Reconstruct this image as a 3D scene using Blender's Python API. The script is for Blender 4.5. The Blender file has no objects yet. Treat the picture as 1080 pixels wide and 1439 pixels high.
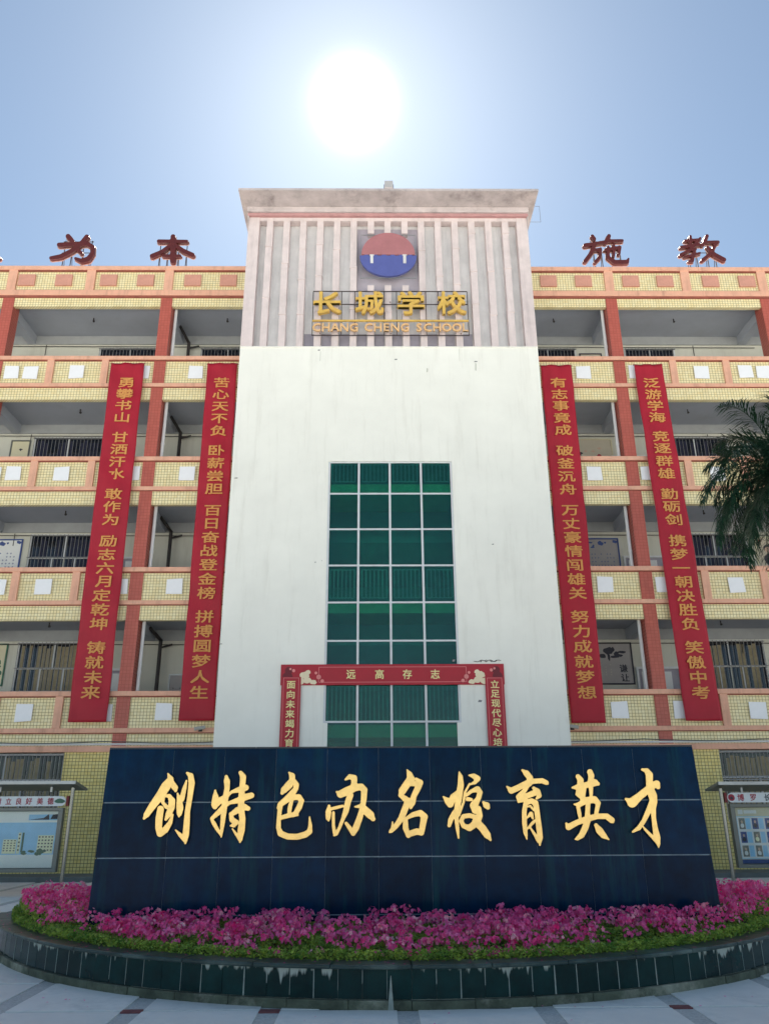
import bpy, bmesh, math, random
import numpy as np
from mathutils import Vector, Matrix, Euler, noise

random.seed(7)
rng = np.random.default_rng(7)
S = bpy.context.scene
COL = S.collection
D2R = math.radians

# ------------------------------------------------------------------ camera
F_PX, W_PX, H_PX = 1110.0, 1080.0, 1439.0
PITCH, YAW, ROLL = D2R(20.49), D2R(-.66), D2R(-.31)
CAM_M = (Matrix.Rotation(YAW, 3, 'Z') @ Matrix.Rotation(math.pi/2 + PITCH, 3, 'X') @ Matrix.Rotation(ROLL, 3, 'Z'))
EYE = Vector((0, 0, 1.6))
cam_data = bpy.data.cameras.new('camera')
cam_data.sensor_fit = 'VERTICAL'
cam_data.sensor_height = 36.0
cam_data.sensor_width = 27.0
cam_data.lens = F_PX / H_PX * 36.0
cam_data.clip_end = 3000
cam_data.clip_start = .05
cam = bpy.data.objects.new('camera', cam_data)
COL.objects.link(cam)
cam.matrix_world = Matrix.Translation(EYE) @ CAM_M.to_4x4()
S.camera = cam

# ------------------------------------------------------------------ daylight
SUN_DIR = Vector((-.0242, .6709, .7412)).normalized()
SUN_EL = math.asin(SUN_DIR.z)
SUN_AZ = math.atan2(SUN_DIR.x, SUN_DIR.y)        # clockwise from +Y
world = bpy.data.worlds.new('World')
S.world = world
world.use_nodes = True
wn, wl = world.node_tree.nodes, world.node_tree.links
wn.clear()
w_out = wn.new('ShaderNodeOutputWorld')
w_bg = wn.new('ShaderNodeBackground')
w_sky = wn.new('ShaderNodeTexSky')
w_sky.sky_type = 'NISHITA'
w_sky.sun_disc = False
w_sky.sun_elevation = SUN_EL
w_sky.sun_rotation = SUN_AZ
w_sky.altitude = 0
w_sky.air_density = 1.0
w_sky.dust_density = .25
w_sky.ozone_density = 6.0
w_bg.inputs[1].default_value = .05
# circumsolar aureole: forward scattering in hazy air, brightest in the sun's own direction
w_tc = wn.new('ShaderNodeTexCoord')
w_dot = wn.new('ShaderNodeVectorMath')
w_dot.operation = 'DOT_PRODUCT'
w_dot.inputs[1].default_value = SUN_DIR
w_nm = wn.new('ShaderNodeVectorMath')
w_nm.operation = 'NORMALIZE'
wl.new(w_tc.outputs['Generated'], w_nm.inputs[0])
wl.new(w_nm.outputs[0], w_dot.inputs[0])


def wmath(op, a, b=None, clamp=False):
    nd = wn.new('ShaderNodeMath')
    nd.operation = op
    nd.use_clamp = clamp
    for i, v in enumerate((a, b)):
        if v is None:
            continue
        if isinstance(v, (int, float)):
            nd.inputs[i].default_value = v
        else:
            wl.new(v, nd.inputs[i])
    return nd.outputs[0]


w_ang = wmath('MULTIPLY', wmath('ARCCOSINE', wmath('MINIMUM', w_dot.outputs['Value'], 1.0)), 180 / math.pi)
w_q = wmath('DIVIDE', w_ang, 1.6)
w_core = wmath('MULTIPLY', wmath('EXPONENT', wmath('MULTIPLY', wmath('MULTIPLY', w_q, w_q), -1.0)), 26.0)
w_halo = wmath('MULTIPLY', wmath('EXPONENT', wmath('DIVIDE', w_ang, -8.0)), 2.2)
w_glow = wn.new('ShaderNodeVectorMath')
w_glow.operation = 'SCALE'
w_glow.inputs[0].default_value = (1.0, .93, .84)
wl.new(wmath('ADD', w_core, w_halo), w_glow.inputs['Scale'])
w_add = wn.new('ShaderNodeVectorMath')
w_add.operation = 'ADD'
# thin even haze over the whole sky: a little less saturated, towards cyan
w_hsv = wn.new('ShaderNodeHueSaturation')
w_hsv.inputs['Saturation'].default_value = .80
w_hsv.inputs['Value'].default_value = .97
wl.new(w_sky.outputs[0], w_hsv.inputs['Color'])
w_tint = wn.new('ShaderNodeVectorMath')
w_tint.operation = 'MULTIPLY'
w_tint.inputs[1].default_value = (.96, 1.03, .96)
wl.new(w_hsv.outputs[0], w_tint.inputs[0])
wl.new(w_tint.outputs[0], w_add.inputs[0])
wl.new(w_glow.outputs[0], w_add.inputs[1])
wl.new(w_add.outputs[0], w_bg.inputs[0])
wl.new(w_bg.outputs[0], w_out.inputs[0])

sun_data = bpy.data.lights.new('sun', 'SUN')
sun_data.energy = 5.0
sun_data.angle = D2R(.53)
sun_data.color = (1.0, .94, .85)
sun = bpy.data.objects.new('sun', sun_data)
COL.objects.link(sun)
sun.location = (0, 40, 60)
sun.rotation_euler = SUN_DIR.to_track_quat('Z', 'Y').to_euler()

S.view_settings.view_transform = 'Standard'
S.view_settings.look = 'None'
S.view_settings.gamma = 1
S.view_settings.use_curve_mapping = False
S.view_settings.exposure = 1.62
S.cycles.max_bounces = 8
S.cycles.transparent_max_bounces = 12


def at(px, py, Y):
    d = CAM_M @ Vector(((px - 540) / F_PX, -(py - 719.5) / F_PX, -1))
    t = Y / d.y
    return EYE.x + d.x * t, EYE.z + d.z * t


# ------------------------------------------------------------------ materials
def nodes_of(name):
    m = bpy.data.materials.new(name)
    m.use_nodes = True
    nt = m.node_tree
    return m, nt.nodes, nt.links, nt.nodes['Principled BSDF']


def setv(b, k, v):
    if k in b.inputs:
        b.inputs[k].default_value = v


def mat(name, col, rough=.6, var=.12, scale=3.0, bump=.1, bscale=60.0, metal=0.0, spec=.5,
        stain_sheen=None, stain_sheen_amt=.0, streak=False, coat=0.0, vary_obj=0.0):
    """painted / plastered / stone surface: base colour broken up by two noises, fine relief"""
    m, n, l, b = nodes_of(name)
    tc = n.new('ShaderNodeTexCoord')
    no = n.new('ShaderNodeTexNoise')
    no.inputs['Scale'].default_value = scale
    no.inputs['Detail'].default_value = 8
    no.inputs['Roughness'].default_value = .65
    l.new(tc.outputs['Object'], no.inputs['Vector'])
    ramp = n.new('ShaderNodeMapRange')
    ramp.inputs['From Min'].default_value = .3
    ramp.inputs['From Max'].default_value = .7
    ramp.inputs['To Min'].default_value = 1 - var
    ramp.inputs['To Max'].default_value = 1 + var * .5
    l.new(no.outputs['Fac'], ramp.inputs['Value'])
    mul = n.new('ShaderNodeVectorMath')
    mul.operation = 'SCALE'
    mul.inputs[0].default_value = col
    l.new(ramp.outputs[0], mul.inputs['Scale'])
    out = mul.outputs[0]
    if vary_obj:
        oi = n.new('ShaderNodeObjectInfo')
        mr = n.new('ShaderNodeMapRange')
        mr.inputs['To Min'].default_value = 1 - vary_obj
        mr.inputs['To Max'].default_value = 1 + vary_obj
        l.new(oi.outputs['Random'], mr.inputs['Value'])
        m2 = n.new('ShaderNodeVectorMath')
        m2.operation = 'SCALE'
        l.new(out, m2.inputs[0])
        l.new(mr.outputs[0], m2.inputs['Scale'])
        out = m2.outputs[0]
    if stain_sheen_amt:
        mp = n.new('ShaderNodeMapping')
        mp.inputs['Scale'].default_value = (4, 4, .35) if streak else (1, 1, 1)
        l.new(tc.outputs['Object'], mp.inputs['Vector'])
        n2 = n.new('ShaderNodeTexNoise')
        n2.inputs['Scale'].default_value = 1.3
        n2.inputs['Detail'].default_value = 10
        n2.inputs['Roughness'].default_value = .7
        l.new(mp.outputs[0], n2.inputs['Vector'])
        cr = n.new('ShaderNodeMapRange')
        cr.inputs['From Min'].default_value = .52
        cr.inputs['From Max'].default_value = .72
        cr.inputs['To Max'].default_value = stain_sheen_amt
        l.new(n2.outputs['Fac'], cr.inputs['Value'])
        mx = n.new('ShaderNodeMix')
        mx.data_type = 'RGBA'
        l.new(cr.outputs[0], mx.inputs[0])
        l.new(out, mx.inputs[6])
        mx.inputs[7].default_value = (*stain_sheen, 1)
        out = mx.outputs[2]
    l.new(out, b.inputs['Base Color'])
    b.inputs['Roughness'].default_value = rough
    b.inputs['Metallic'].default_value = metal
    setv(b, 'Specular IOR Level', spec)
    if coat:
        setv(b, 'Coat Weight', coat)
        setv(b, 'Coat Roughness', .06)
    if bump:
        n3 = n.new('ShaderNodeTexNoise')
        n3.inputs['Scale'].default_value = bscale
        n3.inputs['Detail'].default_value = 4
        l.new(tc.outputs['Object'], n3.inputs['Vector'])
        bp = n.new('ShaderNodeBump')
        bp.inputs['Strength'].default_value = bump
        bp.inputs['Distance'].default_value = .01
        l.new(n3.outputs['Fac'], bp.inputs['Height'])
        l.new(bp.outputs[0], b.inputs['Normal'])
    return m


def tile_mat(name, c1, c2, grout, w=.1, h=.094, mortar=.0065, rough=.35, dirt=(.20, .17, .10), dirt_amt=.35):
    """small glazed mosaic tiles; too small in view to be built one by one"""
    m, n, l, b = nodes_of(name)
    tc = n.new('ShaderNodeTexCoord')
    sp = n.new('ShaderNodeSeparateXYZ')
    l.new(tc.outputs['Object'], sp.inputs[0])
    ad = n.new('ShaderNodeMath')
    l.new(sp.outputs[0], ad.inputs[0])
    l.new(sp.outputs[1], ad.inputs[1])
    cb = n.new('ShaderNodeCombineXYZ')
    l.new(ad.outputs[0], cb.inputs[0])
    l.new(sp.outputs[2], cb.inputs[1])
    br = n.new('ShaderNodeTexBrick')
    br.offset = 0
    br.inputs['Scale'].default_value = 1
    br.inputs['Brick Width'].default_value = w
    br.inputs['Row Height'].default_value = h
    br.inputs['Mortar Size'].default_value = mortar
    br.inputs['Mortar Smooth'].default_value = .2
    br.inputs['Color1'].default_value = (*c1, 1)
    br.inputs['Color2'].default_value = (*c2, 1)
    br.inputs['Mortar'].default_value = (*grout, 1)
    l.new(cb.outputs[0], br.inputs['Vector'])
    no = n.new('ShaderNodeTexNoise')
    no.inputs['Scale'].default_value = 1.6
    no.inputs['Detail'].default_value = 9
    no.inputs['Roughness'].default_value = .7
    mp = n.new('ShaderNodeMapping')
    mp.inputs['Scale'].default_value = (1.4, 1.4, .7)
    l.new(tc.outputs['Object'], mp.inputs[0])
    l.new(mp.outputs[0], no.inputs['Vector'])
    mr = n.new('ShaderNodeMapRange')
    mr.inputs['From Min'].default_value = .48
    mr.inputs['From Max'].default_value = .75
    mr.inputs['To Max'].default_value = dirt_amt
    l.new(no.outputs['Fac'], mr.inputs['Value'])
    mx = n.new('ShaderNodeMix')
    mx.data_type = 'RGBA'
    l.new(mr.outputs[0], mx.inputs[0])
    l.new(br.outputs['Color'], mx.inputs[6])
    mx.inputs[7].default_value = (*dirt, 1)
    l.new(mx.outputs[2], b.inputs['Base Color'])
    r2 = n.new('ShaderNodeMapRange')
    r2.inputs['To Min'].default_value = rough
    r2.inputs['To Max'].default_value = .9
    l.new(br.outputs['Fac'], r2.inputs['Value'])
    l.new(r2.outputs[0], b.inputs['Roughness'])
    bp = n.new('ShaderNodeBump')
    bp.invert = True
    bp.inputs['Strength'].default_value = .6
    bp.inputs['Distance'].default_value = .004
    l.new(br.outputs['Fac'], bp.inputs['Height'])
    l.new(bp.outputs[0], b.inputs['Normal'])
    return m


def glass_mat(name, tint, body, body_amt=.3, rough=.02, ior=1.5):
    m, n, l, b = nodes_of(name)
    n.remove(b)
    out = n['Material Output']
    tr = n.new('ShaderNodeBsdfTransparent')
    tr.inputs[0].default_value = (*tint, 1)
    df = n.new('ShaderNodeBsdfDiffuse')
    df.inputs[0].default_value = (*body, 1)
    gl = n.new('ShaderNodeBsdfGlossy')
    gl.inputs['Roughness'].default_value = rough
    fr = n.new('ShaderNodeFresnel')
    fr.inputs[0].default_value = ior
    tc = n.new('ShaderNodeTexCoord')
    no = n.new('ShaderNodeTexNoise')
    no.inputs['Scale'].default_value = 2.2
    no.inputs['Detail'].default_value = 7
    l.new(tc.outputs['Object'], no.inputs['Vector'])
    mr = n.new('ShaderNodeMapRange')
    mr.inputs['From Min'].default_value = .3
    mr.inputs['From Max'].default_value = .7
    mr.inputs['To Min'].default_value = body_amt * .6
    mr.inputs['To Max'].default_value = body_amt * 1.4
    l.new(no.outputs['Fac'], mr.inputs['Value'])
    oi = n.new('ShaderNodeObjectInfo')
    vm = n.new('ShaderNodeMath')
    vm.operation = 'MULTIPLY_ADD'
    vm.inputs[1].default_value = body_amt * 1.1
    l.new(oi.outputs['Random'], vm.inputs[0])
    l.new(mr.outputs[0], vm.inputs[2])
    nb = n.new('ShaderNodeTexNoise')
    nb.inputs['Scale'].default_value = 1.7
    l.new(tc.outputs['Object'], nb.inputs['Vector'])
    bp = n.new('ShaderNodeBump')
    bp.inputs['Strength'].default_value = .25
    bp.inputs['Distance'].default_value = .03
    l.new(nb.outputs['Fac'], bp.inputs['Height'])
    l.new(bp.outputs[0], gl.inputs['Normal'])
    m1 = n.new('ShaderNodeMixShader')
    m2 = n.new('ShaderNodeMixShader')
    l.new(vm.outputs[0], m1.inputs[0])
    l.new(tr.outputs[0], m1.inputs[1])
    l.new(df.outputs[0], m1.inputs[2])
    l.new(fr.outputs[0], m2.inputs[0])
    l.new(m1.outputs[0], m2.inputs[1])
    l.new(gl.outputs[0], m2.inputs[2])
    l.new(m2.outputs[0], out.inputs[0])
    return m


def leaf_mat(name, c1, c2, rough=.5, transl=.35):
    m, n, l, b = nodes_of(name)
    oi = n.new('ShaderNodeTexCoord')
    no = n.new('ShaderNodeTexNoise')
    no.inputs['Scale'].default_value = 9
    no.inputs['Detail'].default_value = 5
    l.new(oi.outputs['Object'], no.inputs['Vector'])
    mr = n.new('ShaderNodeMapRange')
    mr.inputs['From Min'].default_value = .32
    mr.inputs['From Max'].default_value = .68
    l.new(no.outputs['Fac'], mr.inputs['Value'])
    mx = n.new('ShaderNodeMix')
    mx.data_type = 'RGBA'
    l.new(mr.outputs[0], mx.inputs[0])
    mx.inputs[6].default_value = (*c1, 1)
    mx.inputs[7].default_value = (*c2, 1)
    l.new(mx.outputs[2], b.inputs['Base Color'])
    b.inputs['Roughness'].default_value = rough
    tr = n.new('ShaderNodeBsdfTranslucent')
    l.new(mx.outputs[2], tr.inputs[0])
    ms = n.new('ShaderNodeMixShader')
    ms.inputs[0].default_value = transl
    l.new(b.outputs[0], ms.inputs[1])
    l.new(tr.outputs[0], ms.inputs[2])
    l.new(ms.outputs[0], n['Material Output'].inputs[0])
    return m


M = {}
M['white'] = mat('white_render', (.88, .87, .80), .75, .06, .7, .5, 1.6, stain_sheen=(.50, .47, .40), stain_sheen_amt=.22, streak=True)
M['fin'] = mat('fin_plaster', (.71, .61, .60), .8, .14, 2.5, .25, 50, stain_sheen=(.33, .27, .28), stain_sheen_amt=.4, streak=True)
M['recess'] = mat('recess_plaster', (.72, .71, .71), .8, .14, 1.6, .2, 50, stain_sheen=(.25, .24, .26), stain_sheen_amt=.4, streak=True)
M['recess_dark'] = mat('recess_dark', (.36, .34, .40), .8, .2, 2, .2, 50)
M['emblem_back'] = mat('emblem_back', (.46, .42, .48), .8, .15, 2, .2, 50)
M['cap'] = mat('weathered_cap', (.52, .46, .46), .85, .25, 2.0, .5, 18, stain_sheen=(.16, .13, .13), stain_sheen_amt=.75)
M['cap_band'] = mat('cap_band', (.56, .49, .49), .85, .16, 3.0, .4, 22, stain_sheen=(.16, .12, .12), stain_sheen_amt=.6)
M['cap_red'] = mat('cap_moulding', (.50, .27, .27), .8, .2, 4, .3, 30)
M['salmon'] = mat('salmon_render', (.78, .42, .29), .7, .12, 4, .2, 40, stain_sheen=(.30, .14, .10), stain_sheen_amt=.45, streak=True)
M['underside_shade'] = mat('underside_shade', (.30, .085, .06), .8, .25, 6, .2, 40)  # colour of the shaded undersides, painted on as dark strips
M['salmon_dull'] = mat('salmon_block', (.64, .31, .23), .7, .2, 4, .3, 30, stain_sheen=(.25, .12, .10), stain_sheen_amt=.4)
M['yellow_tile'] = tile_mat('yellow_mosaic', (.84, .71, .38), (.88, .79, .49), (.27, .19, .09), w=.086, h=.083, mortar=.0052, dirt_amt=.22)
M['yellow_tile_shaded'] = tile_mat('shaded_yellow_mosaic', (.80, .62, .20), (.84, .70, .28), (.14, .10, .03), w=.086, h=.083, mortar=.0060, dirt=(.30, .26, .08), dirt_amt=.5)  # same mosaic, deeper yellow and darker grout: lower wall's shade put into the colour
M['red_tile'] = tile_mat('red_mosaic', (.50, .12, .085), (.45, .10, .07), (.38, .09, .065), dirt=(.24, .07, .055), dirt_amt=.35)
M['inner_wall'] = mat('corridor_wall', (.60, .60, .53), .8, .08, 1, .1, 40, stain_sheen=(.35, .33, .27), stain_sheen_amt=.35, streak=True)
M['ceiling'] = mat('corridor_ceiling', (.38, .41, .47), .85, .08, 1, .1, 30, stain_sheen=(.3, .3, .3), stain_sheen_amt=.3)
M['floor'] = mat('corridor_floor', (.30, .28, .25), .6, .1)
M['plaque'] = mat('white_plaque', (.86, .86, .88), .45, .04, 5, .05, 30)
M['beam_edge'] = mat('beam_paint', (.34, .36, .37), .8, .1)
M['dark_glass'] = mat('dark_glass', (.012, .016, .028), .08, .3, 2, 0, spec=.6)
M['alu'] = mat('aluminium', (.42, .43, .43), .4, .08, 5, .05, 60, metal=.6)
M['white_alu'] = mat('white_aluminium', (.66, .68, .70), .45, .08, 5, .05, 60, stain_sheen=(.4, .38, .35), stain_sheen_amt=.3, streak=True)
M['bars'] = mat('galvanised_bars', (.25, .25, .25), .5, .25, 12, .1, 60, metal=.4)
M['curtain'] = mat('curtain', (.32, .27, .17), .9, .25, 9, .2, 30)
M['curtain_blue'] = mat('blue_curtain', (.022, .025, .055), .9, .3, 9, .2, 30)
M['pvc'] = mat('white_pvc', (.72, .72, .72), .4, .06, 5, .03, 60)
M['dark_pipe'] = mat('dark_iron', (.035, .03, .03), .6, .3, 8, .2, 60)
M['door'] = mat('door', (.42, .40, .34), .5, .1)
M['green_glass'] = glass_mat('green_window_glass', (.30, .74, .66), (.006, .12, .13), .09)
M['stair_wall'] = mat('stairwell_wall', (.46, .52, .52), .8, .1)
M['stair_slab'] = mat('stairwell_slab', (.80, .84, .50), .8, .15, 4)
M['stone'] = mat('black_granite', (.0006, .0200, .058), .20, .4, 5, .02, 200, spec=.06, stain_sheen=(.006, .062, .078), stain_sheen_amt=.8, streak=True, vary_obj=.22)  # lighter teal vertical streaks paint in faint reflections on the polish
M['stone_edge'] = mat('granite_edge', (.012, .02, .03), .3, .4, 6, .05, 100)
M['grout'] = mat('pale_grout', (.21, .28, .34), .8, .4, 8, .2, 50)
M['gold'] = mat('gold_leaf', (.92, .61, .22), .32, .14, 9, .35, 6, metal=.75, stain_sheen=(.50, .30, .12), stain_sheen_amt=.4)
M['gold_edge'] = mat('gold_edge', (.35, .20, .06), .45, .2, 7, .1, 25, metal=.7)
M['banner'] = mat('banner_cloth', (.40, .004, .022), .62, .16, 1.2, .9, 5)
M['banner_gold'] = mat('banner_gold', (.68, .31, .085), .7, .08, 6, 0)
M['couplet'] = mat('couplet_red', (.42, .006, .022), .5, .1, 3, .05, 30)
M['couplet_pink'] = mat('couplet_line', (.75, .25, .25), .6, .05)
M['couplet_dark'] = mat('couplet_dark', (.16, .01, .02), .6, .1)
M['couplet_gold'] = mat('couplet_gold', (.88, .78, .36), .5, .05)
M['cream'] = mat('cream_print', (.85, .72, .50), .6, .05)
M['pink'] = mat('pink_print', (.80, .28, .26), .6, .1)
M['roof_char'] = mat('roof_character_red', (.105, .016, .014), .5, .2, 8, .1, 40)
M['roof_rim'] = mat('roof_character_rim', (.50, .30, .27), .5, .1)
M['steel'] = mat('rusty_steel', (.07, .05, .045), .6, .3, 10, .2, 60, metal=.3)
M['sign_gold'] = mat('sign_gold', (.72, .46, .10), .5, .2, 6, .15, 30, stain_sheen=(.42, .2, .1), stain_sheen_amt=.4)
M['sign_copper'] = mat('sign_copper', (.80, .50, .24), .5, .2, 6, .1, 30)
M['emblem_red'] = mat('emblem_red', (.42, .17, .18), .5, .12, 3, .1, 30)
M['emblem_blue'] = mat('emblem_blue', (.10, .12, .36), .5, .12, 3, .1, 30)
M['stainless'] = mat('stainless', (.22, .22, .21), .25, .08, 6, .02, 60, metal=1)
M['board_grey'] = mat('board_grey', (.16, .17, .16), .4, .1, 6, .05, 60, metal=.6)
M['board_dark'] = mat('board_dark', (.05, .06, .06), .5, .1)
M['board_red'] = mat('board_red', (.22, .01, .015), .5, .1)
M['paper'] = mat('paper', (.78, .80, .80), .5, .04)
M['paper_warm'] = mat('paper_warm', (.55, .50, .40), .6, .08)
M['paper_cream'] = mat('paper_cream', (.66, .62, .44), .5, .06)
M['paper_grey'] = mat('paper_grey', (.36, .34, .34), .6, .1)
M['ink'] = mat('ink', (.03, .03, .05), .6, .2)
M['ink_red'] = mat('ink_red', (.40, .02, .05), .6, .1)
M['ink_blue'] = mat('ink_blue', (.05, .09, .28), .6, .1)
M['print_sky'] = mat('print_sky', (.34, .66, .92), .4, .15, 2)
M['print_green'] = mat('print_green', (.05, .16, .10), .5, .3, 8)
M['print_pale'] = mat('print_pale', (.88, .90, .86), .4, .05)
M['print_wall'] = mat('print_wall', (.86, .86, .58), .4, .05)
M['skin'] = mat('print_skin', (.60, .42, .32), .5, .1)
M['pave'] = mat('pale_paving', (.84, .83, .77), .6, .10, 1.6, .15, 90, stain_sheen=(.50, .51, .48), stain_sheen_amt=.7, vary_obj=.05)
M['band'] = mat('granite_band', (.56, .57, .54), .7, .3, 40, .3, 120)
M['red_paver'] = mat('red_paver', (.22, .07, .07), .7, .3, 20, .2, 80)
M['plaza'] = mat('plaza_concrete', (.74, .72, .66), .8, .10, .5, .2, 30, stain_sheen=(.38, .37, .34), stain_sheen_amt=.5)
M['step'] = mat('step_concrete', (.16, .18, .17), .8, .25, 3, .3, 30)
M['soil'] = mat('soil', (.035, .025, .017), .95, .4, 15, .8, 30)
M['rim'] = mat('dark_granite_coping', (.030, .060, .058), .34, .6, 7, .15, 60, spec=.35, stain_sheen=(.14, .19, .17), stain_sheen_amt=.85)
M['base'] = mat('mossy_concrete', (.11, .125, .085), .9, .6, 5, .8, 30, stain_sheen=(.46, .44, .34), stain_sheen_amt=.95)
M['lime'] = mat('lime_stain', (.34, .37, .33), .85, .3, 12, .3, 40)
M['leaf'] = leaf_mat('bedding_leaf', (.08, .22, .025), (.44, .58, .09))
M['petal'] = leaf_mat('magenta_petal', (.94, .018, .26), (1.0, .28, .60), .6, .45)
M['petal_light'] = leaf_mat('pink_petal', (.95, .25, .40), (.95, .55, .62), .6, .3)
M['palm'] = leaf_mat('palm_leaf', (.009, .034, .020), (.024, .08, .04), .4, .25)
M['trunk'] = mat('palm_trunk', (.16, .13, .10), .9, .35, 6, .8, 15)
M['lamp'] = mat('floodlight_grey', (.45, .44, .45), .5, .1)
M['camera'] = mat('camera_housing', (.45, .45, .43), .5, .1)


def tile_granite():
    """dark granite facing of the planter with lime runs below the coping"""
    m = mat('planter_granite', (.003, .028, .026), .17, .5, 6, .03, 120, spec=.28, stain_sheen=(.012, .055, .048), stain_sheen_amt=.6, vary_obj=.2)
    n, l = m.node_tree.nodes, m.node_tree.links
    b = n['Principled BSDF']
    src = b.inputs['Base Color'].links[0].from_socket
    tc = n.new('ShaderNodeTexCoord')
    geo = n.new('ShaderNodeNewGeometry')
    mp = n.new('ShaderNodeMapping')
    mp.inputs['Scale'].default_value = (14, 14, 1.2)
    l.new(geo.outputs['Position'], mp.inputs[0])
    no = n.new('ShaderNodeTexNoise')
    no.inputs['Scale'].default_value = 1
    no.inputs['Detail'].default_value = 3
    l.new(mp.outputs[0], no.inputs['Vector'])
    n2 = n.new('ShaderNodeTexNoise')
    n2.inputs['Scale'].default_value = .9
    l.new(geo.outputs['Position'], n2.inputs['Vector'])
    sp = n.new('ShaderNodeSeparateXYZ')
    l.new(geo.outputs['Position'], sp.inputs[0])
    hz = n.new('ShaderNodeMapRange')
    hz.inputs['From Min'].default_value = .15
    hz.inputs['From Max'].default_value = .30
    hz.inputs['To Min'].default_value = -.22
    hz.inputs['To Max'].default_value = .10
    l.new(sp.outputs[2], hz.inputs['Value'])
    a1 = n.new('ShaderNodeMath')
    l.new(no.outputs['Fac'], a1.inputs[0])
    l.new(hz.outputs[0], a1.inputs[1])
    n2m = n.new('ShaderNodeMapRange')
    n2m.inputs['From Min'].default_value = .35
    n2m.inputs['From Max'].default_value = .65
    n2m.inputs['To Min'].default_value = -.15
    n2m.inputs['To Max'].default_value = .12
    l.new(n2.outputs['Fac'], n2m.inputs['Value'])
    a2 = n.new('ShaderNodeMath')
    l.new(a1.outputs[0], a2.inputs[0])
    l.new(n2m.outputs[0], a2.inputs[1])
    st = n.new('ShaderNodeMapRange')
    st.inputs['From Min'].default_value = .63
    st.inputs['From Max'].default_value = .70
    l.new(a2.outputs[0], st.inputs['Value'])
    mx = n.new('ShaderNodeMix')
    mx.data_type = 'RGBA'
    l.new(st.outputs[0], mx.inputs[0])
    l.new(src, mx.inputs[6])
    mx.inputs[7].default_value = (.42, .45, .40, 1)
    l.new(mx.outputs[2], b.inputs['Base Color'])
    rr = n.new('ShaderNodeMapRange')
    rr.inputs['To Min'].default_value = .17
    rr.inputs['To Max'].default_value = .8
    l.new(st.outputs[0], rr.inputs['Value'])
    l.new(rr.outputs[0], b.inputs['Roughness'])
    return m


M['planter_tile'] = tile_granite()


# ------------------------------------------------------------------ mesh helpers
class MB:
    def __init__(self):
        self.v, self.f = [], []

    def poly(self, pts, faces):
        b = len(self.v)
        self.v += [tuple(p) for p in pts]
        self.f += [tuple(b + i for i in f) for f in faces]
        return self

    def box(self, x0, x1, y0, y1, z0, z1):
        return self.poly([(x0, y0, z0), (x1, y0, z0), (x1, y1, z0), (x0, y1, z0),
                          (x0, y0, z1), (x1, y0, z1), (x1, y1, z1), (x0, y1, z1)],
                         [(0, 3, 2, 1), (4, 5, 6, 7), (0, 1, 5, 4), (1, 2, 6, 5), (2, 3, 7, 6), (3, 0, 4, 7)])

    def tube(self, a, b, r, n=8, r2=None):
        a, b = Vector(a), Vector(b)
        r2 = r if r2 is None else r2
        q = (b - a).to_track_quat('Z', 'Y')
        pts = []
        for p, rr in ((a, r), (b, r2)):
            for i in range(n):
                t = 2 * math.pi * i / n
                pts.append(p + q @ Vector((rr * math.cos(t), rr * math.sin(t), 0)))
        fs = [(i, (i + 1) % n, n + (i + 1) % n, n + i) for i in range(n)]
        fs += [tuple(reversed(range(n))), tuple(range(n, 2 * n))]
        return self.poly(pts, fs)

    def prism(self, outline, y0, y1):
        """outline in (x, z), extruded along y"""
        n = len(outline)
        pts = [(x, y0, z) for x, z in outline] + [(x, y1, z) for x, z in outline]
        fs = [tuple(range(n)), tuple(reversed(range(n, 2 * n)))]
        fs += [(i, n + i, n + (i + 1) % n, (i + 1) % n) for i in range(n)]
        return self.poly(pts, fs)

    def obj(self, name, m, parent=None, loc=(0, 0, 0), bevel=0, smooth=False, kind=None, label=None):
        me = bpy.data.meshes.new(name)
        me.from_pydata(self.v, [], self.f)
        me.update()
        bm = bmesh.new()
        bm.from_mesh(me)
        bmesh.ops.recalc_face_normals(bm, faces=bm.faces)
        bm.to_mesh(me)
        bm.free()
        me.materials.append(m)
        if smooth:
            for p in me.polygons:
                p.use_smooth = True
        o = bpy.data.objects.new(name, me)
        COL.objects.link(o)
        o.location = loc
        if parent is not None:
            o.parent = parent
        if bevel:
            bv = o.modifiers.new('bevel', 'BEVEL')
            bv.width = bevel
            bv.segments = 2
            bv.limit_method = 'ANGLE'
        if kind:
            o['kind'] = kind
        if label:
            o['label'] = label
        return o


def thing(name, label, cat, loc=(0, 0, 0), group=None):
    o = bpy.data.objects.new(name, None)
    COL.objects.link(o)
    o.empty_display_size = .2
    o.location = loc
    o['label'] = label
    o['category'] = cat
    if group:
        o['group'] = group
    return o


def tag(o, label, cat, group=None):
    o['label'] = label
    o['category'] = cat
    if group:
        o['group'] = group
    return o


def mesh_copy(src, name, parent, loc, scale=(1, 1, 1), rot=(0, 0, 0)):
    o = bpy.data.objects.new(name, src)
    COL.objects.link(o)
    o.location, o.scale, o.rotation_euler = loc, scale, rot
    o.parent = parent
    return o


# --- glyph meshes, made in one batch with the built-in font
ALL_TEXT = set('勇攀书山甘洒汗水敢作为励志六月定乾坤铸就未来苦心天不负卧薪尝胆百日奋战登金榜拼搏圆梦人生'
               '有志事竟成破釜沉舟万丈豪情闯雄关努力成就梦想泛游学海竞逐群雄勤砺剑携梦一朝决胜负笑傲中考'
               '长城学校远高存志面向未来竭力育立足现代尽心培树立良好美德博罗长谦让CHANGESOLJ')
GLYPH = {}


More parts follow.
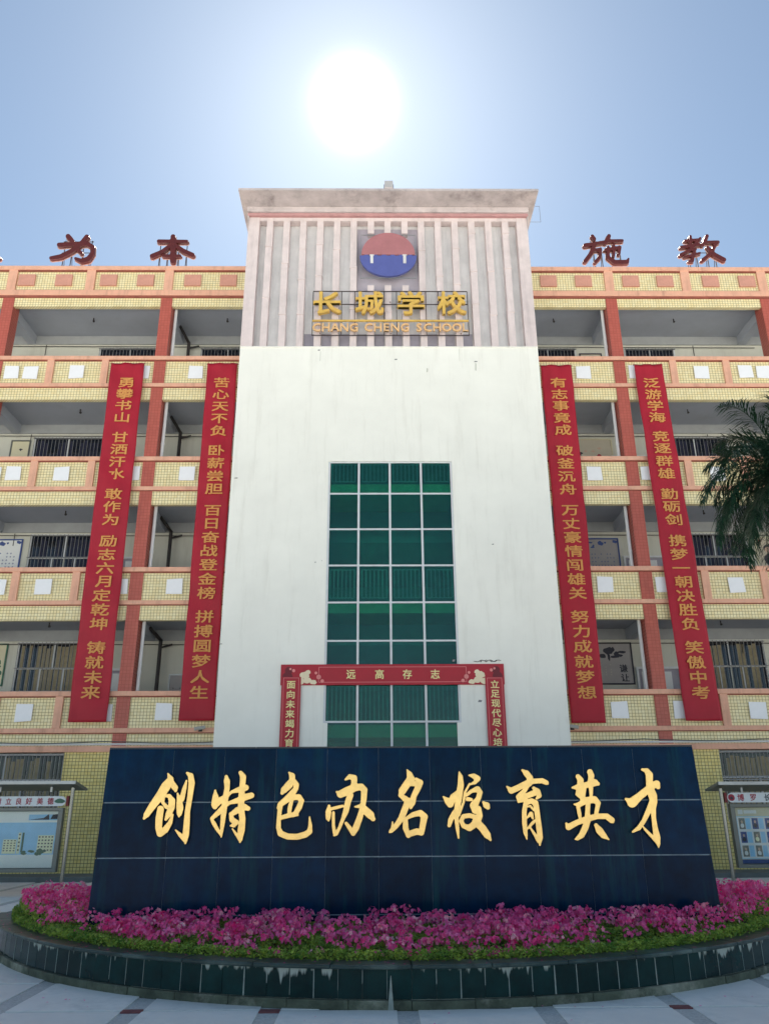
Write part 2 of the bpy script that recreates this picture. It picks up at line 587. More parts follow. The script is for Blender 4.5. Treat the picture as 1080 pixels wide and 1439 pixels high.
def make_glyphs():
    tmp = []
    for style, (off, ext) in {'flat': (.017, .008), 'thick': (.020, .07)}.items():
        for ch in sorted(ALL_TEXT):
            c = bpy.data.curves.new('glyph', 'FONT')
            c.body = ch
            c.size = 1
            c.align_x = 'CENTER'
            c.align_y = 'CENTER'
            c.extrude = ext
            c.resolution_u = 2
            o = bpy.data.objects.new('glyph', c)
            COL.objects.link(o)
            tmp.append((style, ch, o, c))
    dg = bpy.context.evaluated_depsgraph_get()
    for style, ch, o, c in tmp:
        me = bpy.data.meshes.new_from_object(o.evaluated_get(dg))
        # bolder weight: the outline doubled to four sides, each copy a hair deeper than the last
        bm = bmesh.new()
        off = .017 if style == 'flat' else .02
        for q, (ox_, oy_) in enumerate(((-1, -.8), (1, -.8), (-1, .8), (1, .8))):
            k0 = len(bm.verts)
            bm.from_mesh(me)
            bm.verts.ensure_lookup_table()
            bmesh.ops.translate(bm, verts=bm.verts[k0:], vec=(ox_ * off, oy_ * off, q * .0025))
        bm.to_mesh(me)
        bm.free()
        co = np.empty(len(me.vertices) * 3, 'f')
        me.vertices.foreach_get('co', co)
        co = co.reshape(-1, 3)
        if len(co):
            mid = (co.max(0) + co.min(0)) / 2
            if ch == '一':
                mid[1] = co[:, 1].mean()
            co[:, :2] -= mid[:2]
            me.vertices.foreach_set('co', co.ravel())
        me.materials.clear()
        GLYPH[(style, ch)] = me
    for _, _, o, c in tmp:
        bpy.data.objects.remove(o)
        bpy.data.curves.remove(c)


make_glyphs()
GM = {}


def put_char(ch, m, parent, loc, w, h, style='flat', name='character', rz=0.0):
    key = (style, ch, m.name)
    if key not in GM:
        me = GLYPH[(style, ch)].copy()
        me.materials.append(m)
        GM[key] = me
    return mesh_copy(GM[key], name, parent, loc, (w, h, min(w, h)), (math.pi / 2, 0, rz))


# --- brush-drawn characters: tapered strokes merged by distance field, contour extruded
def brush_contour(strokes, step=4.0, grow=0.0, blend=5.0):
    pts = np.array([p for s in strokes for p in s], float)
    pad = 16 + grow
    x0, y0 = pts[:, 0].min() - pts[:, 2].max() - pad, pts[:, 1].min() - pts[:, 2].max() - pad
    x1, y1 = pts[:, 0].max() + pts[:, 2].max() + pad, pts[:, 1].max() + pts[:, 2].max() + pad
    xs, ys = np.arange(x0, x1, step), np.arange(y0, y1, step)
    X, Y = np.meshgrid(xs, ys)
    acc = np.full(X.shape, 1e6)
    for s in strokes:
        sd = np.full(X.shape, 1e6)
        for (ax, ay, ar), (bx, by, br_) in zip(s[:-1], s[1:]):
            dx, dy = bx - ax, by - ay
            L2 = dx * dx + dy * dy + 1e-6
            t = np.clip(((X - ax) * dx + (Y - ay) * dy) / L2, 0, 1)
            tt = t * t * (3 - 2 * t) * .5 + t * .5
            sd = np.minimum(sd, np.hypot(X - ax - t * dx, Y - ay - t * dy) - (ar + (br_ - ar) * tt))
        h = np.clip(.5 + .5 * (sd - acc) / blend, 0, 1)
        acc = sd * (1 - h) + acc * h - blend * h * (1 - h)
    A = acc - grow
    A[0, :] = A[-1, :] = A[:, 0] = A[:, -1] = 5
    A = np.where(np.abs(A) < 1e-4, 1e-4, A)
    ny, nx = A.shape
    nxt = {}

    def key_pt(e):
        k, i, j = e
        if k == 'h':
            a, b = A[j, i], A[j, i + 1]
            return xs[i] + step * a / (a - b), ys[j]
        a, b = A[j, i], A[j + 1, i]
        return xs[i], ys[j] + step * a / (a - b)
    table = {1: [('l', 't')], 2: [('t', 'r')], 3: [('l', 'r')], 4: [('r', 'b')], 5: [('l', 't'), ('r', 'b')],
             6: [('t', 'b')], 7: [('l', 'b')], 8: [('b', 'l')], 9: [('b', 't')], 10: [('t', 'r'), ('b', 'l')],
             11: [('b', 'r')], 12: [('r', 'l')], 13: [('r', 't')], 14: [('t', 'l')]}
    inside = A < 0
    for j in range(ny - 1):
        for i in range(nx - 1):
            c = inside[j, i] * 1 + inside[j, i + 1] * 2 + inside[j + 1, i + 1] * 4 + inside[j + 1, i] * 8
            if c in (0, 15):
                continue
            E = {'t': ('h', i, j), 'b': ('h', i, j + 1), 'l': ('v', i, j), 'r': ('v', i + 1, j)}
            for a, b in table[int(c)]:
                nxt.setdefault(E[a], []).append(E[b])
                nxt.setdefault(E[b], []).append(E[a])
    loops, seen = [], set()
    for st in list(nxt):
        if st in seen:
            continue
        loop, cur, prev = [], st, None
        while cur is not None and cur not in seen:
            seen.add(cur)
            loop.append(key_pt(cur))
            nn = [e for e in nxt[cur] if e not in seen]
            prev, cur = cur, (nn[0] if nn else None)
        if len(loop) > 5:
            P = np.array(loop)
            for _ in range(2):
                P = (np.roll(P, 1, 0) + 2 * P + np.roll(P, -1, 0)) / 4
            loops.append(P)
    return loops


def brush_mesh(loops, to_world, centre, thick, bevel, m):
    c = bpy.data.curves.new('brush', 'CURVE')
    c.dimensions = '2D'
    c.fill_mode = 'BOTH'
    c.extrude = thick / 2
    c.bevel_depth = bevel
    c.bevel_resolution = 1
    for P in loops:
        sp = c.splines.new('POLY')
        sp.points.add(len(P) - 1)
        for k, (px, py) in enumerate(P):
            X, Z = to_world(px, py)
            sp.points[k].co = (X - centre[0], Z - centre[1], 0, 1)
        sp.use_cyclic_u = True
    o = bpy.data.objects.new('brush', c)
    COL.objects.link(o)
    me = bpy.data.meshes.new_from_object(o.evaluated_get(bpy.context.evaluated_depsgraph_get()))
    bpy.data.objects.remove(o)
    me.materials.clear()
    me.materials.append(m)
    return me


# ================================================================== GROUND
ground = MB()
R_ = 900
ground.poly([(-R_, -R_, -.02), (R_, -R_, -.02), (R_, R_, -.02), (-R_, R_, -.02)], [(0, 1, 2, 3)])
g = ground.obj('ground', M['plaza'])
g['kind'] = 'structure'

PC, PR, PYB = (.30, 13.14), 5.45, 11.6      # planter: arc centre, outer radius, straight back
pave = MB().box(-12.05, 12.9, 1.9, 20.3, -.019, -.008).obj('pavement', M['band'])
pave['kind'] = 'structure'
slab_me = {}


def paving():
    xs = [.26 + 1.16 * k for k in range(-10, 11)]
    ys = [7.73 - 1.16 * k for k in range(0, 6)] + [7.73 + 1.16 * k for k in range(1, 12)]
    ys = sorted(ys)
    for i in range(len(xs) - 1):
        xa, xb = xs[i] + .09, xs[i + 1] - .09
        for j in range(len(ys) - 1):
            ya, yb = ys[j] + .022, ys[j + 1] - .022
            cx, cy = (xa + xb) / 2, (ya + yb) / 2
            if all(math.hypot(px - PC[0], py - PC[1]) < PR and py < PYB for px in (xa, xb) for py in (ya, yb)):
                continue
            if abs(cx) < 4.5 and cy > 13:
                continue
            wx, wy = round(xb - xa, 3), round(yb - ya, 3)
            k = (wx, wy)
            if k not in slab_me:
                o = MB().box(-wx / 2, wx / 2, -wy / 2, wy / 2, -.012, 0).obj('paving_slab', M['pave'], pave, (cx, cy, 0))
                slab_me[k] = o.data
            else:
                mesh_copy(slab_me[k], 'paving_slab', pave, (cx, cy, random.uniform(-.0015, .0015)))
    for x, y in ((-2.06, 7.73), (-.90, 7.70), (2.58, 7.73)):
        MB().box(x - .085, x + .085, y - .05, y + .05, -.008, .003).obj('red_paver', M['red_paver'], pave)


paving()

# raised kerb along the foot of the building
kerb = MB().box(-22, 22, 20.35, 21.385, -.02, .11).obj('kerb', M['step'], bevel=.012)
kerb['kind'] = 'structure'

# ================================================================== SCHOOL BUILDING
B = thing('school_building', 'four upper corridors of yellow mosaic and salmon trim around a blank white central tower', 'building', (0, 21.4, 0))


def bpart(mb, name, m, **kw):
    """geometry is given in world metres; stored relative to the building's origin"""
    mb.v = [(x, y - 21.4, z) for x, y, z in mb.v]
    return mb.obj(name, m, kw.pop('parent', B), **kw)


def sub(mb, name, m, parent, **kw):
    """sub-part of a building part that sits at the building's origin"""
    mb.v = [(x, y - 21.4, z) for x, y, z in mb.v]
    return mb.obj(name, m, parent, **kw)


XL, XR = -21.9, 22.5
TL, TR = -3.96, 4.75
TY = 20.0
FY = 21.40
BY = 23.40
COP = [4.52, 7.94, 11.34, 14.76]
FLOORZ = [c - 1.2 for c in COP]
CEIL = [COP[1] - 1.36, COP[2] - 1.36, COP[3] - 1.36, 16.78]
COLX = [-6.68 - 5.03 * k for k in range(0, 4)], [7.58 + 5.0 * k for k in range(0, 3)]
SIDES = ((XL, TL, COLX[0]), (TR, XR, COLX[1]))

# body behind the corridors
bpart(MB().box(XL, XR, BY, 31, 0, 17.1), 'rear_wall', M['inner_wall'])
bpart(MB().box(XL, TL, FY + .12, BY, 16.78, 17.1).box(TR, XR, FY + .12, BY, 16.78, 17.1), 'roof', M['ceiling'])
for sx0, sx1, cols in SIDES:
    # ground floor wall with an opening for the barred window
    gx0, gx1 = (-11.2, -8.05) if sx0 < 0 else (8.92, 12.0)
    mb = MB()
    mb.box(sx0, gx0, FY, FY + .25, 0, 2.97).box(gx1, sx1, FY, FY + .25, 0, 2.97)
    mb.box(gx0, gx1, FY, FY + .25, 0, 1.2)
    bpart(mb, 'ground_floor_wall', M['yellow_tile_shaded'])
    bpart(MB().box(sx0, sx1, FY - .07, FY + .26, 2.97, 3.12), 'ledge', M['salmon'], bevel=.012)
    bpart(MB().box(sx0, sx1, FY + .26, BY, 2.97, 3.32), 'floor_slab', M['floor'])
    for k, c in enumerate(COP):
        zb = 3.12 if k == 0 else c - 1.5
        bpart(MB().box(sx0, sx1, FY + .005, FY + .16, zb, c - 1.07), 'tiled_lintel', M['yellow_tile'])
        bpart(MB().box(sx0, sx1, FY - .055, FY + .18, c - 1.07, c - .95), 'ledge', M['salmon'], bevel=.012)
        bpart(MB().box(sx0, sx1, FY - .07, FY + .20, c - .13, c), 'coping', M['salmon'], bevel=.012)
        bpart(MB().box(sx0, sx1, FY - .045, FY + .019, c - .158, c - .1305), 'shade_strip', M['underside_shade'])  # added dark strips draw the shadow line below coping and ledge
        bpart(MB().box(sx0, sx1, FY - .035, FY + .004, c - 1.094, c - 1.0705), 'shade_strip', M['underside_shade'])
        bpart(MB().box(sx0, sx1, FY + .02, FY + .14, c - .95, c - .13), 'tiled_parapet', M['yellow_tile'])
        if k:
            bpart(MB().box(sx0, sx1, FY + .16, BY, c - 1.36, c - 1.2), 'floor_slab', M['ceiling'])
            bpart(MB().box(sx0, sx1, BY - .05, BY, c - 1.36 - .32, c - 1.362), 'wall_beam', M['beam_edge'])
    bpart(MB().box(sx0, sx1, BY - .05, BY, 16.46, 16.778), 'wall_beam', M['beam_edge'])
    # roof parapet
    bpart(MB().box(sx0, sx1, FY + .005, FY + .16, 16.62, 17.0), 'tiled_lintel', M['yellow_tile'])
    bpart(MB().box(sx0, sx1, FY - .07, FY + .18, 17.0, 17.2), 'ledge', M['salmon'], bevel=.015)
    bpart(MB().box(sx0, sx1, FY - .045, FY + .019, 17.945, 17.9795), 'shade_strip', M['underside_shade'])
    bpart(MB().box(sx0, sx1, FY - .045, FY + .004, 16.93, 16.9995), 'shade_strip', M['underside_shade'])
    bpart(MB().box(sx0, sx1, FY + .02, FY + .14, 17.2, 17.98), 'tiled_parapet', M['yellow_tile'])
    bpart(MB().box(sx0, sx1, FY - .07, FY + .20, 17.98, 18.13), 'coping', M['salmon'], bevel=.012)

# columns, pilasters
POSTZ = [(c - .95, c - .13) for c in COP]
pil_me = MB().box(-.10, .10, -.045, .02, 0, .82)
pil0 = None
rpil0 = None
for side, cols in enumerate(COLX):
    sg = -1 if side == 0 else 1
    for cx in cols:
        zs = [0.0, 3.12]
        segs = [(3.12, COP[0] - 1.07)]
        for k, c in enumerate(COP):
            segs.append((c - .95, c - .13))
            top = (COP[k + 1] - 1.07) if k < 3 else 17.0
            segs.append((c, top))
        for z0, z1 in segs:
            bpart(MB().box(cx - .18, cx + .18, FY - .02, FY + .42, z0, z1), 'column', M['red_tile'])
        for cz in CEIL:
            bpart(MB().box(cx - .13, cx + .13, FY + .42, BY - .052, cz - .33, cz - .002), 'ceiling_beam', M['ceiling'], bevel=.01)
    step = 5.03 if side == 0 else 5.0
    for cx in cols:
        for j in (1, 2):
            px = cx + sg * step * j / 3
            for k, c in enumerate(COP):
                o = MB().box(-.105, .105, -.05, .02, 0, .82)
                if pil0 is None:
                    pil0 = o.obj('pilaster', M['salmon'], B, (px, 0, c - .95), bevel=.008)
                else:
                    q = mesh_copy(pil0.data, 'pilaster', B, (px, 0, c - .95))
        # roof parapet pilasters at the column and mid bay
        for px in (cx, cx + sg * step / 2):
            if rpil0 is None:
                rpil0 = MB().box(-.14, .14, -.05, .02, 0, .78).obj('pilaster', M['salmon'], B, (px, 0, 17.2), bevel=.008)
            else:
                mesh_copy(rpil0.data, 'pilaster', B, (px, 0, 17.2))

# raised salmon blocks on the roof parapet
blk0 = None
for x in (-21, -19.9, -18.6, -17.5, -16.1, -15.0, -13.7, -12.6, -11.25, -10.06, -8.62, -7.43, -5.91, -4.76,
          5.61, 6.75, 8.29, 9.41, 10.9, 12.09, 13.3, 14.4, 15.9, 17.0, 18.3, 19.4, 20.9):
    if blk0 is None:
        blk0 = MB().box(-.265, .265, -.045, .02, -.21, .21).obj('raised_block', M['salmon_dull'], B, (x, 0, 17.60), bevel=.01)
    else:
        mesh_copy(blk0.data, 'raised_block', B, (x, 0, 17.60))

# white square plaques on the balustrades
PLQ = [[-18.4, -16.2, -13.6, -12.1, -10.38, -9.25, -7.17, -5.60, 6.44, 8.10, 10.12, 12.0, 14.6, 16.6],
       [-18.4, -16.2, -14.0, -12.4, -10.50, -9.24, -7.13, -5.61, 6.41, 8.06, 10.09, 11.9, 14.6, 16.6],
       [-18.4, -16.2, -13.9, -12.2, -11.20, -10.62, -9.21, -7.14, -5.54, 6.43, 8.04, 10.09, 11.9, 14.6],
       [-18.4, -16.2, -13.9, -12.7, -11.21, -10.62, -9.21, -7.20, -5.56, 6.43, 8.07, 10.11, 11.48, 12.05, 14.6]]
plq_me = []
for v in range(4):
    mb = MB()
    w, h = .225, .22
    jit = lambda: random.uniform(-.02, .02)
    o = [(-w + jit(), -h + jit()), (w + jit(), -h + jit()), (w + jit(), h + jit()), (-w + jit(), h + jit())]
    mb.prism(o, -.03, -.005)
    ob = mb.obj('white_plaque', M['plaque'], B, (PLQ[0][v], 0, COP[0] - .55))
    plq_me.append(ob.data)
for k, row in enumerate(PLQ):
    for i, x in enumerate(row):
        if k == 0 and i < 4:
            continue
        mesh_copy(plq_me[(i + k) % 4], 'white_plaque', B, (x, 0, COP[k] - .55 + random.uniform(-.02, .02)), (1, 1, 1), (0, random.uniform(-.03, .03), 0))

# corridor ceiling hooks
for k, cz in enumerate(CEIL):
    for x in (-9.3, -4.9, 5.9, 9.9, -14, 14.6):
        bpart(MB().tube((x, 22.3, cz), (x, 22.3, cz - .09), .02, 6).tube((x, 22.3, cz - .09), (x + .02, 22.3, cz - .13), .035, 8), 'ceiling_hook', M['dark_pipe'])

# pipes
for k in range(4):
    z0, z1 = COP[k] - 1.2, CEIL[k]
    for x in (-6.42, 7.32):
        bpart(MB().tube((x, 21.66, z0), (x, 21.66, z1 - .03), .05, 10).tube((x, 21.66, z0 + 1.7), (x, 21.66, z0 + 1.78), .058, 10), 'downpipe', M['pvc'], smooth=False)
    mb = MB().tube((-6.36, 23.28, z0), (-6.36, 23.28, z1 - .3), .055, 8)
    mb.tube((-6.36, 23.26, z1 - .55), (-6.0, 23.26, z1 - .45), .03, 6).tube((-6.36, 23.28, z1 - .32), (-6.52, 22.6, z1 - .10), .05, 8)
    bpart(mb, 'drain_pipe', M['dark_pipe'])
    # thin cable clipped along the rear wall
    bpart(MB().tube((-12.5, 23.33, z1 - .42), (-4, 23.33, z1 - .45), .012, 5), 'wall_cable', M['dark_pipe'])
    bpart(MB().tube((4.7, 23.33, z1 - .43), (13, 23.33, z1 - .46), .012, 5), 'wall_cable', M['dark_pipe'])
    for x in (-11.22, 10.9):
        bpart(MB().tube((x, 23.37, z1 - .75), (x, 23.37, z1 - .35), .012, 5), 'wall_cable', M['dark_pipe'])


# corridor windows: frame, panes, curtains, security grille
def corridor_window(x0, x1, z0, z1, cur=None, bars=True, Y=BY):
    t = .05
    mb = MB()
    mb.box(x0, x1, Y - .05, Y - .003, z1 - t, z1).box(x0, x1, Y - .05, Y - .003, z0, z0 + t)
    mb.box(x0, x0 + t, Y - .05, Y - .003, z0 + t, z1 - t).box(x1 - t, x1, Y - .05, Y - .003, z0 + t, z1 - t)
    zm = z0 + (z1 - z0) * .62
    mb.box(x0 + t, x1 - t, Y - .045, Y - .003, zm - .025, zm + .025)
    n = 2 if x1 - x0 < 1.6 else 3
    ws = [x0 + t + (x1 - x0 - 2 * t) * i / n for i in range(n + 1)]
    for xx in ws[1:-1]:
        mb.box(xx - .02, xx + .02, Y - .04, Y - .003, z0 + t, zm - .025)
    mid = (x0 + x1) / 2
    mb.box(mid - .02, mid + .02, Y - .04, Y - .003, zm + .025, z1 - t)
    w = bpart(mb, 'window', M['white_alu'])
    for za, zb in ((z0 + t, zm - .025), (zm + .025, z1 - t)):
        for a, b_ in ((x0 + t, mid - .02), (mid + .02, x1 - t)):
            sub(MB().box(a, b_, Y - .012, Y - .004, za, zb), 'pane', M['dark_glass'], w)
    if cur:
        mb = MB()
        x = x0 + .1
        while x < x1 - .2:
            ww = random.uniform(.10, .16)
            if random.random() < .72:
                mb.box(x, x + ww * .8, Y - .016, Y - .0125, z0 + .08, z1 - .10 - random.uniform(0, .1))
            x += ww
        sub(mb, 'curtain', M[cur], w)
    if bars:
        mb = MB()
        x = x0 + .03
        while x < x1:
            mb.tube((x, Y - .10, z0 - .02), (x, Y - .10, z1 - .02), .009, 5)
            x += .115
        for z in (z0 + .02, z0 + (z1 - z0) * .30, z0 + (z1 - z0) * .62, z1 - .06):
            mb.box(x0, x1, Y - .115, Y - .087, z - .012, z + .012)
        gobj = sub(mb, 'grille', M['bars'], w)
        gobj['kind'] = 'stuff'
    return w


WTOP = [6.24, 9.60, 12.94, 16.31]
for k in range(4):
    zt = WTOP[k]
    zb = FLOORZ[k] + .85
    cur = ['curtain', 'curtain_blue', 'curtain_blue', None][k]
    if k == 3:
        wl_ = ((-9.39, -7.3), (-5.95, -4.1), (4.9, 6.85), (8.5, 10.24))
    elif k == 2:
        wl_ = ((-11.09, -8.85), (9.3, 11.53))
    elif k == 1:
        wl_ = ((-10.71, -8.5), (9.5, 11.59))
    else:
        wl_ = ((-10.56, -8.4), (9.4, 11.55))
    for a, b_ in wl_ + ((-16.2, -14.0), (14.2, 16.4)):
        corridor_window(a, b_, zb, zt, cur)
# doors
for k in range(4):
    z0 = FLOORZ[k]
    for a, b_ in ((-7.85, -6.95), (7.65, 7.95), (8.3, 8.98)):
        if k == 3:
            continue
        zt = z0 + 2.12
        mb = MB().box(a, a + .06, BY - .08, BY - .002, z0, zt).box(b_ - .06, b_, BY - .08, BY - .002, z0, zt).box(a + .06, b_ - .06, BY - .08, BY - .002, zt - .06, zt)
        d = bpart(mb, 'door', M['white_alu'])
        sub(MB().box(a + .06, b_ - .06, BY - .02, BY - .004, z0, zt - .06), 'door_leaf', M['recess_dark'], d)
        sub(MB().box(a + .16, a + .38 if b_ - a > .5 else a + .2, BY - .05, BY - .022, z0 + .1, zt - .14), 'door_curtain', M['pvc'], d)

# ground floor barred windows
for gx0, gx1 in ((-11.2, -8.05), (8.92, 12.0)):
    corridor_window(gx0 + .02, gx1 - .02, 1.22, 2.95, 'curtain', False, FY + .2)
    mb = MB()
    x = gx0 + .05
    while x < gx1:
        mb.tube((x, FY - .03, 1.25), (x, FY - .03, 2.93), .009, 5)
        x += .10
    for z in (1.27, 1.75, 2.22, 2.30, 2.91):
        mb.box(gx0, gx1, FY - .05, FY - .015, z - .014, z + .014)
    o = bpart(mb, 'grille', M['bars'])
    o['kind'] = 'stuff'

# conduits along the bottom ledge
for x0, x1 in ((XL, TL - .01), (TR + .01, XR)):
    mb = MB()
    n = 40
    for i in range(n):
        a, b_ = x0 + (x1 - x0) * i / n, x0 + (x1 - x0) * (i + 1) / n
        mb.tube((a, FY - .03, 3.165), (b_, FY - .03, 3.165), .028, 6)
    bpart(mb, 'conduit', M['pvc'])
    mb = MB()
    for i in range(n):
        a, b_ = x0 + (x1 - x0) * i / n, x0 + (x1 - x0) * (i + 1) / n
        sa, sb = (-.05 * abs(math.sin(a * .9)), -.05 * abs(math.sin(b_ * .9)))
        mb.tube((a, FY - .09, 3.235 + sa), (b_, FY - .09, 3.235 + sb), .012, 5)
    bpart(mb, 'cable', M['board_dark'])

# ------------------------------------------------------------------ tower
zs14 = at(545, 488.5, TY)[1]
ztop = at(545, 306, TY)[1]
WX = [at(x, 745, TY)[0] for x in (459.5, 503.5, 548, 593, 638)]
WZ = [at(540, y, TY)[1] for y in (648, 693, 743, 794, 846, 900)]
WZ += [WZ[-1] - 1.005, at(540, 1014, TY)[1]]
WZ.append(WZ[-1] - 1.0)
WZ.append(WZ[-1] - 1.0)
x0, x1 = WX[0], WX[-1]
mb = MB()
mb.box(TL, x0, TY, TY + .3, 0, zs14).box(x1, TR, TY, TY + .3, 0, zs14)
mb.box(x0, x1, TY, TY + .3, WZ[0], zs14).box(x0, x1, TY, TY + .3, 0, WZ[-1])
mb.box(TL, TL + .3, TY + .3, BY, 0, zs14).box(TR - .3, TR, TY + .3, BY, 0, zs14)
bpart(mb, 'tower_wall', M['white'], label='tall blank white rendered wall of the central tower')
# narrower jambs at the lowest visible light
jz = WZ[7] - .03
for ja, jb in ((x0, x0 + .11), (x1 - .11, x1)):
    bpart(MB().box(ja, jb, TY - .012, TY + .28, WZ[-1], jz), 'jamb', M['white'])
# small marks on the wall: cut pipe ends, wire stubs, drip lines under the sign
for px, py, w_, h_ in ((692, 765, 3, 1), (443, 790, 2, 1.5), (452, 788, 1, 1), (637, 928, 4, 3), (674, 985, 6, 3), (332, 672, 5, .7), (800, 720, 3, .7), (797, 735, 4, .7),
                       (311, 905, 3, .8), (306, 940, 3, .8), (556, 505, 5, 2), (450, 500, 1.2, 18), (448, 492, 4, 2), (645, 498, .8, 24), (600, 520, 3, 7), (668, 515, 3, 14), (668, 508, 6, 2)):
    mx_, mz_ = at(px, py, TY)
    k_ = 20.4 / 1110 / 2
    pts_ = [(a, b_) for a, b_ in ((mx_ - w_ * k_, mz_ - h_ * k_), (mx_ + w_ * k_ * .6, mz_ - h_ * k_ * 1.1), (mx_ + w_ * k_, mz_ + h_ * k_ * .7), (mx_ - w_ * k_ * .5, mz_ + h_ * k_))]
    if TL < mx_ < TR:
        bpart(MB().prism(pts_, TY - (.03 if w_ > 2 and h_ < 2 else .0025), TY - .0005), 'wall_mark', M['bars'] if h_ < 5 else M['inner_wall'])
# loggia
bpart(MB().box(TL, TR, TY + .27, TY + .7, zs14, ztop + .5).box(TL, TL + .2, TY + .7, BY, zs14, ztop + .5).box(TR - .2, TR, TY + .7, BY, zs14, ztop + .5)
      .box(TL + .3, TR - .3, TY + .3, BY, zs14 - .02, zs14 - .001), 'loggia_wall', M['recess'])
bpart(MB().box(TL, TR, TY - .02, TY + .27, zs14 - .001, zs14 + .03), 'sill', M['white'])
bpart(MB().box(TL, TL + .34, TY, TY + .268, zs14 + .03, ztop), 'corner_pier', M['fin'])
bpart(MB().box(TR - .34, TR, TY, TY + .268, zs14 + .03, ztop), 'corner_pier', M['fin'])
ex, ez = .385, 17.42
for k in range(-7, 8):
    fx = .375 + .525 * k
    def finbox(z0, z1):
        m_ = MB()
        w = .098
        zz = z0
        while zz < z1 - .01:       # short lengths, each a touch out of line, with a ring between
            zn = min(z1, zz + random.uniform(1.0, 1.9))
            if z1 - zn < .4:
                zn = z1
            d = random.uniform(-.008, .008)
            m_.box(fx - w + d, fx + w + d, TY + .02, TY + .268, zz, zn)
            if zn < z1:
                m_.box(fx - w - .012, fx + w + .012, TY + .004, TY + .2, zn - .025, zn + .025)
            zz = zn
        return m_
    if k in (-1, 0, 1):
        bpart(finbox(zs14 + .03, 16.42), 'fin', M['fin'])
        bpart(finbox(18.35, ztop), 'fin', M['fin'])
    else:
        bpart(finbox(zs14 + .03, ztop), 'fin', M['fin'])
    if -5 <= k <= 4:
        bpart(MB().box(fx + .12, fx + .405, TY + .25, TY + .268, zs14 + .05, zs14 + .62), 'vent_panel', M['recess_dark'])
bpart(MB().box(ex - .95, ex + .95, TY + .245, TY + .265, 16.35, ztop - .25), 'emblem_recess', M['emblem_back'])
# head of the loggia
bpart(MB().box(TL + .342, TR - .342, TY + .01, TY + .26, ztop - .12, ztop), 'loggia_head', M['fin'])
z290 = at(545, 291, TY - .14)[1]
z303 = ztop
bpart(MB().box(TL - .03, TR + .03, TY - .10, TY + 4, z303, z303 + .10), 'cornice_moulding', M['cap_red'], bevel=.02)
bpart(MB().box(TL - .04, TR + .04, TY - .16, TY + 4, z303 + .10, z290), 'cornice_band', M['cap_band'], bevel=.02)
LY = 19.2
lx0, lz = at(335, 266, LY)
lx1 = at(756, 268, LY)[0]
cap = MB()
zb_ = z290
cap.poly([(TL - .04, TY - .16, zb_), (TR + .04, TY - .16, zb_), (TR + .04, 24.2, zb_), (TL - .04, 24.2, zb_),
          (lx0, LY, lz - .03), (lx1, LY, lz - .03), (lx1, 24.4, lz - .03), (lx0, 24.4, lz - .03),
          (lx0, LY, lz + .05), (lx1, LY, lz + .05), (lx1, 24.4, lz + .05), (lx0, 24.4, lz + .05)],
         [(0, 3, 2, 1), (0, 1, 5, 4), (1, 2, 6, 5), (2, 3, 7, 6), (3, 0, 4, 7), (4, 5, 9, 8), (5, 6, 10, 9), (6, 7, 11, 10), (7, 4, 8, 11), (8, 9, 10, 11)])
bpart(cap, 'flared_cap', M['cap'])
for sx, ox in ((TL, lx0), (TR, lx1)):
    s = -1 if sx < 0 else 1
    wz = 18.35
    a, b_ = sx + s * .002, ox
    w = MB().poly([(a, TY + .02, wz), (a, 24, wz), (sx + s * .045, TY - .12, zb_ - .002), (sx + s * .045, 24, zb_ - .002), (b_ - s * .25, TY - .12, zb_ - .002), (b_ - s * .25, 24, zb_ - .002)],
                  [(0, 1, 5, 4), (0, 4, 2), (1, 3, 5), (2, 4, 5, 3), (0, 2, 3, 1)])
    bpart(w, 'cap_bracket', M['cap'])
bpart(MB().box(TL, TR, 24, 31, 0, zs14), 'tower_rear', M['white'])

# tall green window: frame bars, panes, stairwell behind
fr = MB()
tw = .028
for i, x in enumerate(WX):
    a, b_ = (x, x + 2 * tw) if i == 0 else ((x - 2 * tw, x) if i == 4 else (x - tw, x + tw))
    fr.box(a, b_, TY + .03, TY + .075, WZ[-1], WZ[0])
tall = bpart(fr, 'tall_window', M['white_alu'], label='tall green glazed stair window, four lights wide')
for z in WZ:
    for i in range(4):
        a = WX[i] + (2 * tw if i == 0 else tw)
        b_ = WX[i + 1] - (2 * tw if i == 3 else tw)
        zz0, zz1 = (z - 2 * tw * .8, z) if z == WZ[0] else (z - tw * .8, z + tw * .8)
        sub(MB().box(a, b_, TY + .032, TY + .073, zz0, zz1), 'transom', M['white_alu'], tall)
for j in range(len(WZ) - 1):
    for i in range(4):
        sub(MB().box(WX[i] + .03, WX[i + 1] - .03, TY + .050, TY + .058, WZ[j + 1] + .02, WZ[j] - .02), 'pane', M['green_glass'], tall)
bpart(MB().box(x0 - .6, x1 + .6, BY - .6, BY - .5, 0, zs14 - .1).box(x0 - .3, x0 - .2, TY + .301, BY - .6, 0, zs14 - .1).box(x1 + .2, x1 + .3, TY + .301, BY - .6, 0, zs14 - .1),
      'stairwell_wall', M['stair_wall'])
for zsl in (WZ[1], WZ[4] - .02, WZ[7] - .12):
    bpart(MB().box(x0 + .01, x1 - .01, TY + .10, TY + 1.5, zsl + .0 - (.0 if zsl > 9 else .25), zsl + .30 - (.0 if zsl > 9 else .25)), 'landing_slab', M['stair_slab'])
for zr, hh in ((WZ[1] + .36, .60), (WZ[4] + .12, .78), (WZ[7] + .02, .86)):
    for i in range(4):
        a, b_ = WX[i] + .10, WX[i + 1] - .10
        mb = MB().box(a, b_, TY + .08, TY + .095, zr + hh - .02, zr + hh).box(a, b_, TY + .08, TY + .095, zr, zr + .02)
        for q in range(7):
            xx = a + (b_ - a) * q / 6
            mb.box(xx - .011, xx + .011, TY + .078, TY + .097, zr, zr + hh)
        o = bpart(mb, 'stair_railing', M['plaque'])
